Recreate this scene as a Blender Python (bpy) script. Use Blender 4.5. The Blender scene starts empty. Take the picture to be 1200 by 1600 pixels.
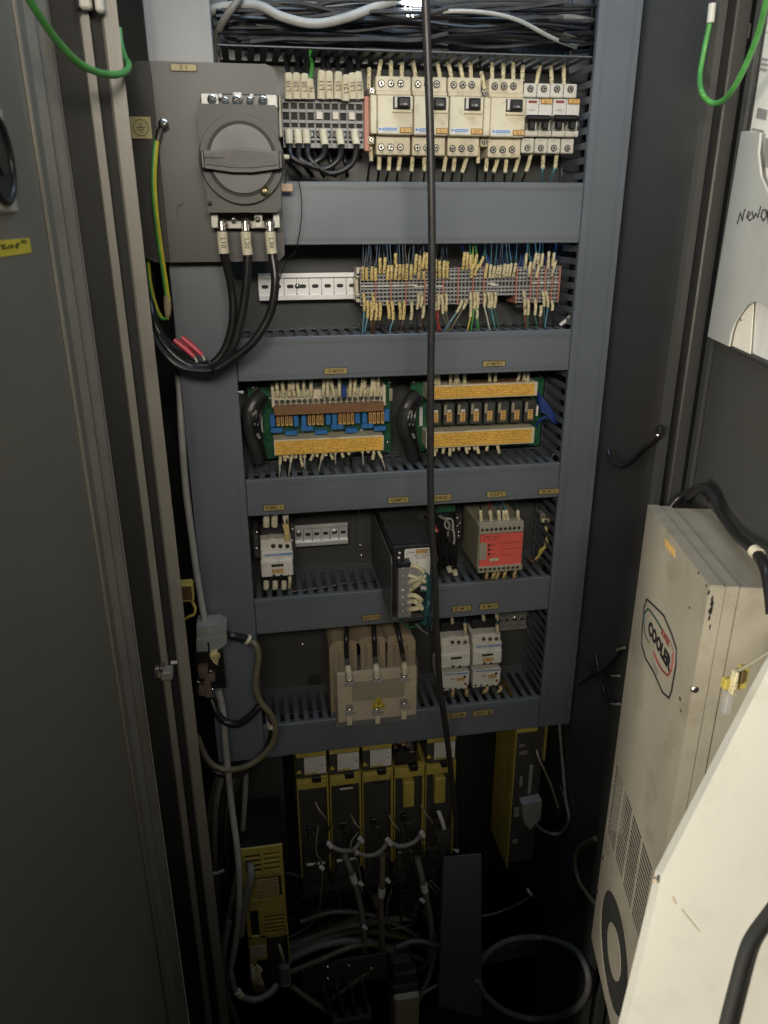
import bpy, math, random
from mathutils import Vector, Matrix
random.seed(7)
S = bpy.context.scene
COL = S.collection
# ------------------------------------------------------------------ camera, light, exposure
RC = [[0.9857051914817508, 0.1561700391703028, 0.06321545975053121],
      [-0.16845450256334504, 0.9199918048087674, 0.353890038925713],
      [-0.002890683666698618, -0.3594801774093431, 0.9331482443843991]]
CAM = Vector((0, -1.1, 1.5)); FPX = 1180.0
cd = bpy.data.cameras.new('camera'); cam = bpy.data.objects.new('camera', cd); COL.objects.link(cam)
r_ = Vector((RC[0][0], RC[1][0], RC[2][0])); f_ = Vector((RC[0][1], RC[1][1], RC[2][1])); u_ = Vector((RC[0][2], RC[1][2], RC[2][2]))
m = Matrix.Identity(4)
for i in range(3): m[i][0] = r_[i]; m[i][1] = u_[i]; m[i][2] = -f_[i]; m[i][3] = CAM[i]
cam.matrix_world = m
cd.sensor_fit = 'VERTICAL'; cd.sensor_height = 36.0; cd.lens = 36.0 * FPX / 1600.0
cd.clip_start = 0.02; cd.clip_end = 60
cd.dof.use_dof = True; cd.dof.focus_distance = 1.08; cd.dof.aperture_fstop = 6.2
S.camera = cam
W = bpy.data.worlds.new('World'); S.world = W; W.use_nodes = True
W.node_tree.nodes['Background'].inputs[0].default_value = (0.78, 0.74, 0.64, 1)
W.node_tree.nodes['Background'].inputs[1].default_value = 0.009
S.view_settings.view_transform = 'Standard'; S.view_settings.look = 'None'; S.view_settings.gamma = 1
S.view_settings.exposure = 0.0
def area(name, loc, target, size, energy, col, sy=None):
    ld = bpy.data.lights.new(name, 'AREA'); ld.energy = energy; ld.color = col; ld.size = size
    if sy: ld.shape = 'RECTANGLE'; ld.size_y = sy
    o = bpy.data.objects.new(name, ld); COL.objects.link(o); o.location = loc
    o.rotation_euler = (Vector(target) - Vector(loc)).to_track_quat('-Z', 'Y').to_euler(); return o
wl = area('workshop_lamp', (-0.12, -1.62, 1.92), (0.10, 0.0, 1.80), 1.0, 6.7, (1.0, 0.92, 0.78), 0.25)
wl.data.spread = math.radians(88)
area('side_lamp', (-1.20, -1.60, 1.48), (0.45, -0.5, 1.0), 0.16, 46.0, (1.0, 0.93, 0.78), 0.5)
area('cabinet_top_lamp', (0.2, -0.20, 2.13), (0.22, -0.05, 1.3), 0.6, 2.4, (0.60, 0.78, 1.0), 0.10)

# ------------------------------------------------------------------ rays: photograph pixel -> point at a real depth
def ray(px, py):
    a, b = (px - 600) / FPX, (py - 800) / FPX
    return r_ * a + f_ - u_ * b
def P(px, py, Y=0.0):
    w = ray(px, py); return CAM + w * ((Y + 1.1) / w.y)
def PX(px, py, X):
    w = ray(px, py); return CAM + w * (X / w.x)
def PZ(px, py, Z):
    w = ray(px, py); return CAM + w * ((Z - 1.5) / w.z)
def PP(px, py, p0, n):
    w = ray(px, py); return CAM + w * ((p0 - CAM).dot(n) / w.dot(n))
def R4(x0, y0, x1, y1, Y):
    xm, ym = (x0 + x1) / 2, (y0 + y1) / 2
    return P(x0, ym, Y).x, P(x1, ym, Y).x, P(xm, y1, Y).z, P(xm, y0, Y).z

# ------------------------------------------------------------------ materials
MATS = {}
def mat(name, col, rough=0.5, metal=0.0, var=0.12, scale=25, bump=0.05, bscale=None, dirt=None, dcol=(0.02, 0.018, 0.015), dscale=9, alpha=1.0, emis=None, estr=0, coat=0, specks=None, trans=0, spec=0.5):
    if name in MATS: return MATS[name]
    M = bpy.data.materials.new(name); M.use_nodes = True; nt = M.node_tree; N = nt.nodes; L = nt.links
    b = N['Principled BSDF']; b.inputs['Roughness'].default_value = rough; b.inputs['Metallic'].default_value = metal
    b.inputs['Specular IOR Level'].default_value = spec
    tc = N.new('ShaderNodeTexCoord'); vec = tc.outputs['Object']
    gm = N.new('ShaderNodeNewGeometry'); vec = gm.outputs['Position']
    nz = N.new('ShaderNodeTexNoise'); nz.inputs['Scale'].default_value = scale; nz.inputs['Detail'].default_value = 6; L.new(vec, nz.inputs['Vector'])
    mr = N.new('ShaderNodeMapRange'); mr.inputs[1].default_value = .3; mr.inputs[2].default_value = .7
    mr.inputs[3].default_value = 1 - var; mr.inputs[4].default_value = 1 + var; L.new(nz.outputs[0], mr.inputs[0])
    vm = N.new('ShaderNodeVectorMath'); vm.operation = 'SCALE'; vm.inputs[0].default_value = col[:3]; L.new(mr.outputs[0], vm.inputs['Scale'])
    cur = vm.outputs[0]
    if dirt:
        n2 = N.new('ShaderNodeTexNoise'); n2.inputs['Scale'].default_value = dscale; n2.inputs['Detail'].default_value = 8; n2.inputs['Roughness'].default_value = .7; L.new(vec, n2.inputs['Vector'])
        m2 = N.new('ShaderNodeMapRange'); m2.inputs[1].default_value = .52; m2.inputs[2].default_value = .72; m2.inputs[3].default_value = 0; m2.inputs[4].default_value = dirt; L.new(n2.outputs[0], m2.inputs[0])
        mx = N.new('ShaderNodeMix'); mx.data_type = 'RGBA'; L.new(m2.outputs[0], mx.inputs['Factor']); L.new(cur, mx.inputs['A']); mx.inputs['B'].default_value = (*dcol, 1); cur = mx.outputs['Result']
    if specks:
        n3 = N.new('ShaderNodeTexNoise'); n3.inputs['Scale'].default_value = specks[0]; n3.inputs['Detail'].default_value = 1; L.new(vec, n3.inputs['Vector'])
        m3 = N.new('ShaderNodeMapRange'); m3.inputs[1].default_value = specks[1]; m3.inputs[2].default_value = specks[1] + .03; m3.inputs[3].default_value = 0; m3.inputs[4].default_value = specks[2]; L.new(n3.outputs[0], m3.inputs[0])
        mx = N.new('ShaderNodeMix'); mx.data_type = 'RGBA'; L.new(m3.outputs[0], mx.inputs['Factor']); L.new(cur, mx.inputs['A']); mx.inputs['B'].default_value = (.02, .02, .025, 1); cur = mx.outputs['Result']
    L.new(cur, b.inputs['Base Color'])
    mr2 = N.new('ShaderNodeMapRange'); mr2.inputs[3].default_value = max(.05, rough - .08); mr2.inputs[4].default_value = min(1, rough + .1); L.new(nz.outputs[0], mr2.inputs[0]); L.new(mr2.outputs[0], b.inputs['Roughness'])
    if bump:
        n4 = N.new('ShaderNodeTexNoise'); n4.inputs['Scale'].default_value = bscale or scale * 12; n4.inputs['Detail'].default_value = 3; L.new(vec, n4.inputs['Vector'])
        bp = N.new('ShaderNodeBump'); bp.inputs['Strength'].default_value = bump; bp.inputs['Distance'].default_value = .001; L.new(n4.outputs[0], bp.inputs['Height']); L.new(bp.outputs[0], b.inputs['Normal'])
    if alpha < 1: b.inputs['Alpha'].default_value = alpha
    if trans: b.inputs['Transmission Weight'].default_value = trans
    if coat: b.inputs['Coat Weight'].default_value = coat
    if emis: b.inputs['Emission Color'].default_value = (*emis, 1); b.inputs['Emission Strength'].default_value = estr
    MATS[name] = M; return M
m_duct = mat('duct_pvc', (.130, .146, .168), .38, var=.12, scale=7, bump=.15, bscale=300, dirt=.22, dcol=(.10, .10, .10), dscale=14)
m_finger = mat('duct_finger_pvc', (.110, .120, .135), .5, var=.08, scale=10)
m_dark = mat('dark_void', (.010, .011, .013), .8, bump=0)
m_plate = mat('painted_plate', (.060, .062, .060), .34, var=.08, scale=5, bump=.2, bscale=500)
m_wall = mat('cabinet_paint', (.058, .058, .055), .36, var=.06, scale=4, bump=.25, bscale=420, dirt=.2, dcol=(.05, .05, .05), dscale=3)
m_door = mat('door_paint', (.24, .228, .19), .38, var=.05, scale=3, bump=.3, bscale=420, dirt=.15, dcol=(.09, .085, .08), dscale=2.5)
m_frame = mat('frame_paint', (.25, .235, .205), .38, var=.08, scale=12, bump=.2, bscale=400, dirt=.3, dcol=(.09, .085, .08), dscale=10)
m_gasket = mat('rubber_gasket', (.022, .022, .021), .7, bump=.2)
m_switch = mat('switch_plate_paint', (.072, .068, .062), .42, spec=.4, var=.08, scale=6, bump=.10, bscale=350, dirt=.25, dcol=(.11, .10, .085), dscale=8)
m_swbody = mat('switch_plastic', (.108, .108, .105), .5, spec=.35, var=.07, bump=.25, bscale=900, dirt=.2, dcol=(.16, .15, .14), dscale=20)
m_knob = mat('knob_plastic', (.045, .041, .038), .42, var=.15, bump=.3, bscale=800, dirt=.35, dcol=(.10, .09, .08), dscale=45)
m_cream = mat('cream_plastic', (.66, .60, .45), .42, var=.06, bump=.06, dirt=.55, dcol=(.23, .18, .12), dscale=45)
m_white = mat('offwhite_plastic', (.66, .64, .58), .42, var=.05, bump=.05, dirt=.4, dcol=(.25, .2, .15), dscale=40)
m_grayp = mat('gray_plastic', (.33, .335, .34), .5, var=.08, dirt=.4, dcol=(.12, .11, .1), dscale=60)
m_sleeve = mat('marker_sleeve', (.64, .57, .36), .5, var=.12, scale=90, specks=(420, .60, .75), dirt=.3, dcol=(.35, .26, .14), dscale=60)
m_sleeve2 = mat('aged_marker_sleeve', (.68, .53, .22), .5, var=.15, scale=90, specks=(420, .58, .8), dirt=.3, dcol=(.3, .2, .1), dscale=60)
m_sleevep = mat('plain_sleeve', (.66, .61, .46), .5, var=.1, scale=60, dirt=.3, dcol=(.4, .3, .16), dscale=60)
m_black = mat('black_plastic', (.014, .014, .016), .38, var=.2, bump=.1)
m_cable = mat('black_cable', (.013, .013, .014), .3, var=.2, bump=.1, scale=60, dirt=.25, dcol=(.05, .045, .04), dscale=70)
m_gcable = mat('gray_cable', (.20, .195, .18), .45, var=.12, scale=40, dirt=.4, dcol=(.08, .07, .06), dscale=30)
m_lcable = mat('light_gray_cable', (.36, .36, .34), .45, var=.1, scale=40, dirt=.35, dcol=(.14, .13, .12), dscale=30)
m_olive = mat('olive_cable', (.16, .145, .09), .45, var=.15, scale=40)
m_green = mat('green_wire', (.08, .32, .07), .35, var=.15, scale=60)
m_yel = mat('yellow_stripe', (.55, .50, .05), .4, var=.12, scale=60)
m_dgreen = mat('dark_green_wire', (.03, .14, .08), .4)
m_blue = mat('light_blue_wire', (.10, .28, .36), .4)
m_teal = mat('teal_wire', (.03, .11, .12), .4)
m_bluer = mat('ribbon_blue', (.02, .05, .22), .4)
m_brown = mat('brown_wire', (.10, .05, .03), .4)
m_redw = mat('red_wire', (.35, .04, .04), .4)
m_whitew = mat('white_wire', (.6, .58, .52), .4)
m_red = mat('red_heatshrink', (.50, .035, .06), .45, var=.15)
m_redlab = mat('red_label', (.70, .11, .09), .45, var=.08, scale=40)
m_steel = mat('bright_steel', (.62, .60, .56), .25, 1.0, var=.12, scale=50, bump=.1)
m_zinc = mat('zinc_rail', (.74, .74, .74), .42, .55, var=.07, scale=30, bump=.08)
m_brass = mat('brass', (.62, .52, .28), .3, 1.0, var=.1)
m_slot = mat('screw_slot', (.02, .02, .02), .6, bump=0)
m_goldlab = mat('gold_label', (.36, .29, .11), .45, var=.12, scale=80, dirt=.3, dcol=(.2, .15, .06), dscale=60)
m_goldrim = mat('label_rim', (.06, .04, .02), .5, bump=0)
m_oranlab = mat('orange_label', (.68, .42, .14), .45, var=.1, scale=60)
m_orangeb = mat('orange_strip', (.84, .50, .09), .5, var=.10, scale=40, dirt=.35, dcol=(.45, .24, .08), dscale=30)
m_brownstrip = mat('brown_strip', (.20, .10, .045), .5, var=.15, scale=60, dirt=.4, dcol=(.1, .05, .02), dscale=50)
m_brick = mat('print_cell', (.25, .11, .03), .5, bump=0)
m_pcb = mat('green_circuit_board', (.015, .10, .045), .35, var=.5, scale=160, bump=.1, specks=(260, .62, .6))
m_bluec = mat('blue_capacitor', (.035, .16, .42), .35, var=.08)
m_salmon = mat('salmon_separator', (.50, .22, .17), .5, var=.1)
m_bluelogo = mat('blue_print', (.10, .24, .55), .45, bump=0)
m_ink = mat('black_ink', (.012, .012, .014), .6, bump=0)
m_redink = mat('red_ink', (.26, .05, .045), .6, bump=0)
m_greenink = mat('green_ink', (.015, .06, .05), .6, bump=0)
m_goldink = mat('gold_ink', (.10, .06, .02), .6, bump=0)
m_whiteink = mat('white_ink', (.7, .7, .7), .6, bump=0)
m_beige = mat('relay_housing', (.32, .29, .21), .5, var=.08, scale=30, dirt=.3, dcol=(.18, .15, .1), dscale=30)
m_tan = mat('coil_wrap', (.36, .29, .19), .6, var=.12, scale=25, dirt=.4, dcol=(.16, .11, .07), dscale=25)
m_clear = mat('clear_cover', (.50, .45, .36), .22, var=.05, alpha=.08, bump=.05)
m_cloudy = mat('cloudy_plastic', (.45, .44, .44), .3, var=.2, alpha=.45, bump=.05)
m_cardlab = mat('terminal_plate', (.56, .48, .36), .5, var=.08, scale=30, dirt=.35, dcol=(.3, .24, .17), dscale=25)
m_yplast = mat('yellow_metal', (.47, .38, .08), .45, var=.12, scale=30, dirt=.55, dcol=(.22, .15, .03), dscale=25)
m_drive = mat('drive_plastic', (.050, .048, .044), .5, var=.15, scale=20, dirt=.4, dcol=(.03, .03, .03), dscale=15)
m_wlab = mat('white_label', (.70, .69, .66), .5, var=.06, scale=40, bump=0)
m_fineprint = mat('fine_print', (.30, .29, .28), .5, bump=0)
m_cooler = mat('cooler_paint', (.36, .33, .265), .42, var=.09, scale=9, bump=.3, bscale=300, dirt=.6, dcol=(.20, .165, .115), dscale=11)
m_panelw = mat('near_panel_paint', (.80, .78, .70), .45, var=.03, scale=8, bump=.05, dirt=.3, dcol=(.5, .48, .42), dscale=14)
m_pocket = mat('pocket_plastic', (.44, .445, .42), .45, var=.04, scale=10, bump=.1, dirt=.2, dcol=(.2, .2, .19), dscale=14)
m_paper = mat('paper', (.78, .75, .66), .7, var=.04, scale=20, dirt=.3, dcol=(.55, .5, .38), dscale=20)
m_pgray = mat('connector_gray', (.27, .275, .26), .5, var=.08)
m_term = mat('brown_bakelite', (.19, .13, .11), .45, var=.1)
m_floor = mat('oily_floor', (.02, .018, .016), .5, var=.3, scale=12, bump=.3)
m_psu = mat('psu_black', (.014, .014, .015), .5, var=.2, bump=.2)
m_psub = mat('psu_bracket', (.085, .084, .078), .35, var=.1, scale=15)
m_lamp = mat('lamp_tube', (.9, .9, .9), .4, emis=(.75, .86, 1.0), estr=22, bump=0)
m_warn = mat('warning_yellow', (.72, .56, .06), .45, var=.05)
m_relay = mat('relay_clear_dark', (.055, .058, .055), .22, var=.3, scale=90, dirt=.5, dcol=(.10, .075, .05), dscale=120)
m_ribbon = mat('dark_bag', (.03, .03, .031), .35, var=.4, scale=25, bump=.8, bscale=60)

# ------------------------------------------------------------------ object helpers
ORG = {}
def tag(o, label=None, cat=None, group=None, kind=None):
    if label: o['label'] = label
    if cat: o['category'] = cat
    if group: o['group'] = group
    if kind: o['kind'] = kind
    return o
def thing(name, label, cat, loc=(0, 0, 0), group=None, kind=None):
    o = bpy.data.objects.new(name, None); o.empty_display_size = .02; COL.objects.link(o); o.location = loc; ORG[o] = Vector(loc)
    return tag(o, label, cat, group, kind)
def sub(name, parent, loc, label=None):
    o = bpy.data.objects.new(name, None); COL.objects.link(o); o.parent = parent; o.location = Vector(loc) - ORG[parent]; ORG[o] = Vector(loc); return tag(o, label)
class MB:
    def __init__(s): s.v = []; s.f = []; s.mi = []; s.m = 0
    def face(s, ids): s.f.append(ids); s.mi.append(s.m)
    def quad(s, *pts):
        b = len(s.v); s.v += [Vector(p) for p in pts]; s.face(list(range(b, b + len(pts)))); return s
    def box(s, x0, x1, y0, y1, z0, z1, c=0.0):
        if x1 < x0: x0, x1 = x1, x0
        if y1 < y0: y0, y1 = y1, y0
        if z1 < z0: z0, z1 = z1, z0
        return s.obox(Vector(((x0 + x1) / 2, (y0 + y1) / 2, (z0 + z1) / 2)), (x1 - x0, y1 - y0, z1 - z0), None, c)
    def obox(s, c0, d, rot=None, c=0.0):
        b = len(s.v); hx, hy, hz = d[0] / 2, d[1] / 2, d[2] / 2
        c = min(c, hx * .95, hy * .95, hz * .95)
        def T(x, y, z):
            p = Vector((x, y, z)); return (rot @ p if rot else p) + Vector(c0)
        if c <= 1e-6:
            s.v += [T(x * hx, y * hy, z * hz) for x in (-1, 1) for y in (-1, 1) for z in (-1, 1)]
            for q in ((0, 1, 3, 2), (4, 6, 7, 5), (0, 4, 5, 1), (2, 3, 7, 6), (0, 2, 6, 4), (1, 5, 7, 3)): s.face([b + i for i in q])
            return s
        idx = {}
        for x in (-1, 1):
            for y in (-1, 1):
                for z in (-1, 1):
                    for a in range(3):
                        q = [x * hx, y * hy, z * hz]
                        for k in range(3):
                            if k != a: q[k] -= (x, y, z)[k] * c
                        idx[(x, y, z, a)] = len(s.v); s.v.append(T(*q))
        def I(sg, a): return idx[(sg[0], sg[1], sg[2], a)]
        for a in range(3):
            o1, o2 = [k for k in range(3) if k != a]
            for sg in (-1, 1):
                q = []
                for s1, s2 in ((-1, -1), (1, -1), (1, 1), (-1, 1)):
                    g = [0, 0, 0]; g[a] = sg; g[o1] = s1; g[o2] = s2; q.append(I(g, a))
                if (sg > 0) != (a != 1): q.reverse()
                s.face(q)
        for a in range(3):
            o1, o2 = [k for k in range(3) if k != a]
            for s1 in (-1, 1):
                for s2 in (-1, 1):
                    g0 = [0, 0, 0]; g0[a] = -1; g0[o1] = s1; g0[o2] = s2; g1 = list(g0); g1[a] = 1
                    s.face([I(g0, o1), I(g1, o1), I(g1, o2), I(g0, o2)])
        for x in (-1, 1):
            for y in (-1, 1):
                for z in (-1, 1): s.face([idx[(x, y, z, a)] for a in range(3)])
        return s
    def cyl(s, p0, p1, r0, r1=None, n=14, cap=True):
        p0, p1 = Vector(p0), Vector(p1); r1 = r0 if r1 is None else r1
        a = (p1 - p0).normalized(); t = a.orthogonal().normalized(); w = a.cross(t); b = len(s.v)
        for p, r in ((p0, r0), (p1, r1)):
            for i in range(n):
                an = 2 * math.pi * i / n; s.v.append(p + (t * math.cos(an) + w * math.sin(an)) * r)
        for i in range(n): j = (i + 1) % n; s.face([b + i, b + j, b + n + j, b + n + i])
        if cap: s.face([b + i for i in range(n)][::-1]); s.face([b + n + i for i in range(n)])
        return s
    def dome(s, p, axis, r, h, n=12, k=3):
        a = Vector(axis).normalized(); t = a.orthogonal().normalized(); w = a.cross(t); b = len(s.v)
        for j in range(k):
            q = j / k * math.pi / 2
            for i in range(n):
                an = 2 * math.pi * i / n; s.v.append(Vector(p) + (t * math.cos(an) + w * math.sin(an)) * r * math.cos(q) + a * h * math.sin(q))
        s.v.append(Vector(p) + a * h)
        for j in range(k - 1):
            for i in range(n): i2 = (i + 1) % n; s.face([b + j * n + i, b + j * n + i2, b + (j + 1) * n + i2, b + (j + 1) * n + i])
        for i in range(n): s.face([b + (k - 1) * n + i, b + (k - 1) * n + (i + 1) % n, b + k * n])
        return s
    def tube(s, pts, r, n=8, cap=True):
        pts = [Vector(p) for p in pts]; b = len(s.v); N = len(pts)
        rad = r if isinstance(r, (list, tuple)) else [r] * N
        t0 = (pts[1] - pts[0]).normalized(); nrm = t0.orthogonal().normalized()
        for k in range(N):
            t = (pts[min(k + 1, N - 1)] - pts[max(k - 1, 0)])
            t = t.normalized() if t.length > 1e-9 else t0
            nrm = (nrm - t * nrm.dot(t)).normalized(); w = t.cross(nrm)
            for i in range(n):
                an = 2 * math.pi * i / n; s.v.append(pts[k] + (nrm * math.cos(an) + w * math.sin(an)) * rad[k])
        for k in range(N - 1):
            for i in range(n): j = (i + 1) % n; s.face([b + k * n + i, b + k * n + j, b + (k + 1) * n + j, b + (k + 1) * n + i])
        if cap: s.face([b + i for i in range(n)][::-1]); s.face([b + (N - 1) * n + i for i in range(n)])
        return s
    def prism(s, poly, d, off=None):      # poly: list of 3D points, d: thickness vector
        b = len(s.v); n = len(poly); d = Vector(d)
        s.v += [Vector(p) for p in poly] + [Vector(p) + d for p in poly]
        s.face(list(range(n))[::-1]); s.face([b2 + n for b2 in range(n)])
        s.f[-2] = [b + i for i in s.f[-2]]; s.f[-1] = [b + i for i in s.f[-1]]
        for i in range(n): j = (i + 1) % n; s.face([b + i, b + j, b + n + j, b + n + i])
        return s
    def grid(s, xs, zs, t, yf, yb):       # lattice of bars between cells
        for x in xs: s.box(x - t / 2, x + t / 2, yf, yb, zs[0], zs[-1])
        for z in zs: s.box(xs[0], xs[-1], yf + .0002, yb, z - t / 2, z + t / 2)
        return s
    def mesh(s, name, mats, off=Vector((0, 0, 0)), smooth=False):
        me = bpy.data.meshes.new(name); me.from_pydata([tuple(p - off) for p in s.v], [], s.f)
        for q in (mats if isinstance(mats, (list, tuple)) else [mats]): me.materials.append(q)
        me.polygons.foreach_set('material_index', s.mi)
        if smooth:
            me.polygons.foreach_set('use_smooth', [True] * len(me.polygons))
            try: me.set_sharp_from_angle(angle=math.radians(40))
            except Exception: pass
        me.update(); return me
    def build(s, name, mats, parent=None, smooth=False, label=None, cat=None, group=None, kind=None):
        if parent is not None: org = ORG[parent]
        else:
            lo = Vector([min(v[i] for v in s.v) for i in range(3)]); hi = Vector([max(v[i] for v in s.v) for i in range(3)]); org = Vector(((lo.x + hi.x) / 2, (lo.y + hi.y) / 2, lo.z))
        o = bpy.data.objects.new(name, s.mesh(name, mats, org, smooth)); COL.objects.link(o)
        if parent is not None: o.parent = parent
        else: o.location = org
        ORG[o] = org
        return tag(o, label, cat, group, kind)
def copyat(o, parent, d):
    c = o.copy(); COL.objects.link(c); c.parent = parent; c.location = o.location + Vector(d); ORG[c] = ORG[parent]; return c
def copy_tree(o, d, parent=None):
    c = o.copy(); COL.objects.link(c)
    if parent is None: c.location = o.location + Vector(d); ORG[c] = ORG[o] + Vector(d)
    else: c.parent = parent; ORG[c] = ORG[parent]
    for ch in list(o.children): copy_tree(ch, d, c)
    return c
def smooth_path(pts, k=6):
    pts = [Vector(p) for p in pts]
    if len(pts) < 3:
        return [pts[0].lerp(pts[-1], i / k) for i in range(k + 1)]
    q = [pts[0] * 2 - pts[1]] + pts + [pts[-1] * 2 - pts[-2]]; out = []
    for i in range(1, len(q) - 2):
        a, b, c, d = q[i - 1:i + 3]
        for j in range(k):
            t = j / k; out.append(.5 * ((2 * b) + (c - a) * t + (2 * a - 5 * b + 4 * c - d) * t * t + (3 * b - a - 3 * c + d) * t ** 3))
    out.append(pts[-1]); return out
def pix(pts, Y=None):
    return [P(p[0], p[1], p[2] if len(p) > 2 else Y) for p in pts]
FONT_N = {}
TXT = {}
def text(s, loc, size, m_, parent, rot=None, ax='CENTER', name='lettering', sx=1.0, bold=0.0):
    key = (s, round(size, 5), m_.name, ax)
    if key not in TXT:
        cu = bpy.data.curves.new(name, 'FONT'); cu.body = s; cu.size = size; cu.align_x = ax; cu.align_y = 'CENTER'; cu.extrude = .00008
        cu.resolution_u = 2; cu.offset = bold
        tmp = bpy.data.objects.new('tmp', cu); COL.objects.link(tmp)
        me = bpy.data.meshes.new_from_object(tmp.evaluated_get(bpy.context.evaluated_depsgraph_get())); me.name = name
        bpy.data.objects.remove(tmp); bpy.data.curves.remove(cu); me.materials.clear(); me.materials.append(m_); TXT[key] = me
    o = bpy.data.objects.new(name, TXT[key]); COL.objects.link(o); o.parent = parent; R = rot or Matrix.Rotation(math.pi / 2, 3, 'X')
    M4 = R.to_4x4() @ Matrix.Diagonal((sx, 1, 1, 1)); M4.translation = Vector(loc) - (ORG[parent] if parent else Vector()); o.matrix_local = M4
    return o
ONES = 'zeroth first second third fourth fifth sixth seventh eighth ninth tenth eleventh twelfth thirteenth fourteenth fifteenth sixteenth seventeenth eighteenth nineteenth'.split()
TENS = {2: ('twentieth', 'twenty'), 3: ('thirtieth', 'thirty'), 4: ('fortieth', 'forty'), 5: ('fiftieth', 'fifty'), 6: ('sixtieth', 'sixty')}
def ordn(i):
    return ONES[i] if i < 20 else (TENS[i // 10][0] if i % 10 == 0 else TENS[i // 10][1] + '-' + ONES[i % 10])
ROTX = Matrix.Rotation(math.pi / 2, 3, 'X')
def rot_text(deg): return ROTX @ Matrix.Rotation(math.radians(deg), 3, 'Z')
def tube_thing(name, label, cat, pts, r, m_, group=None, n=10, k=6, Y=None, raw=False):
    p = smooth_path(pts if raw else pix(pts, Y), k)
    return MB().tube(p, r, n).build(name, m_, smooth=True, label=label, cat=cat, group=group)
def lead(pts, label, group, mw, ms=None, r=.0012, rs=.0023, s0=0.0, s1=.35, Y=None, name='marked_wire', n=6, slen=None, raw=False, txt=None, trot=90):
    p = smooth_path(pts if raw else pix(pts, Y), 6)
    o = MB().tube(p, r, n).build(name, mw, smooth=True, label=label, cat='wire', group=group)
    N = len(p) - 1; i0, i1 = int(round(s0 * N)), int(round(s1 * N))
    if i1 - i0 < 1: i1 = i0 + 1
    q = p[i0:i1 + 1]
    MB().tube(q, rs, 8).build('sleeve', ms or m_sleeve, o, smooth=True)
    if txt:
        mid = q[len(q) // 2]
        text(txt, (mid.x, mid.y - rs - .0004, mid.z), rs * 1.55, m_ink, o, rot_text(trot))
    return o
def screw(parent, c, r, mm=None, axis=(0, -1, 0), name='screw', cross=True):
    mb = MB(); c = Vector(c); a = Vector(axis).normalized()
    mb.cyl(c - a * r * .6, c, r, n=12, cap=False); mb.dome(c, a, r, r * .42, 12, 2)
    mb.m = 1; t = a.orthogonal().normalized(); an = random.random() * 3; t = Matrix.Rotation(an, 3, a) @ t; w = a.cross(t)
    R = Matrix((t, a, w)).transposed()
    mb.obox(c + a * r * .40, (r * 1.3, r * .16, r * .24), R)
    if cross: mb.obox(c + a * r * .405, (r * .24, r * .16, r * 1.3), R)
    return mb.build(name, [mm or m_steel, m_slot], parent, smooth=True)
def ribs(mb, *a): pass

# ------------------------------------------------------------------ the cabinet shell (setting)
XL0, XL1, XR0, XR1 = -.1059, -.0258, .4757, .5371
ZB = {0: 1.7032, '1t': 1.5497, '1b': 1.4697, '2t': 1.3467, '2b': 1.2851, '3t': 1.1361, '3b': 1.0774, '4t': .9332, '4b': .8703, '5t': .6892, '5b': .6233}
ZF = -.30; ZB5 = .6233
c = P(445, 1250, .112).x
mb = MB(); mb.box(XL0 + .002, .60, .112, .117, ZB5 + .03, 2.05); mb.box(XL0 + .002, c, .112, .117, P(400, 1420, .112).z, ZB5 + .0299); mb.build('back_wall', m_plate, kind='structure')
MB().box(-.33, .62, .40, .41, ZF, 2.15).build('rear_wall', m_wall, kind='structure')
MB().box(-.33, -.32, -.15, .40, ZF, 2.15).build('left_wall', m_wall, kind='structure')
MB().box(-.33, P(249, 800, -.158).x, -.163, -.1505, ZF, 2.15).build('light_stop_wall', m_gasket, kind='structure')  # unseen panel added to keep the side lamp from leaking in beside the frame
WX = P(1085, 400, -.2).x
MB().box(WX, WX + .004, -.17, .40, ZF, 2.15).build('right_wall', m_wall, kind='structure')
MB().box(-.6, 1.0, -1.3, .5, ZF - .01, ZF).build('floor', m_floor, kind='structure')
MB().box(-.33, WX, -.16, .41, 2.15, 2.16).build('ceiling', m_wall, kind='structure')
# seam and fixings on the mounting plate
t = thing('mounting_plate_bracket', 'thin grey strip with small screws on the back plate left of the black power supply', 'bracket', P(561, 853, .11))
a = R4(556, 800, 572, 862, .108); MB().box(a[0], a[1], .1085, .1115, a[2], a[3], .0005).build('strip', m_plate, t)
for x, y in ((562, 800), (563, 853)): screw(t, P(x, y, .107), .0028)
for i, (x, y) in enumerate(((584, 852), (565, 868), (473, 1007))):
    o = thing('plate_screw', ['small bright screw on the back plate near the bracket', 'tiny dark screw on the back plate below the bracket strip', 'single screw on the back plate above the bottom slotted duct'][i], 'screw', P(x, y, .110)); screw(o, P(x, y, .110), .0022)
c = P(491, 1063, .1115); mb = MB(); mb.cyl((c.x, .1095, c.z), (c.x, .1115, c.z), .0135, n=24); mb.build('hole_plug', m_gasket, label='round black plug in the back plate left of the transformer', cat='plug')

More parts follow.
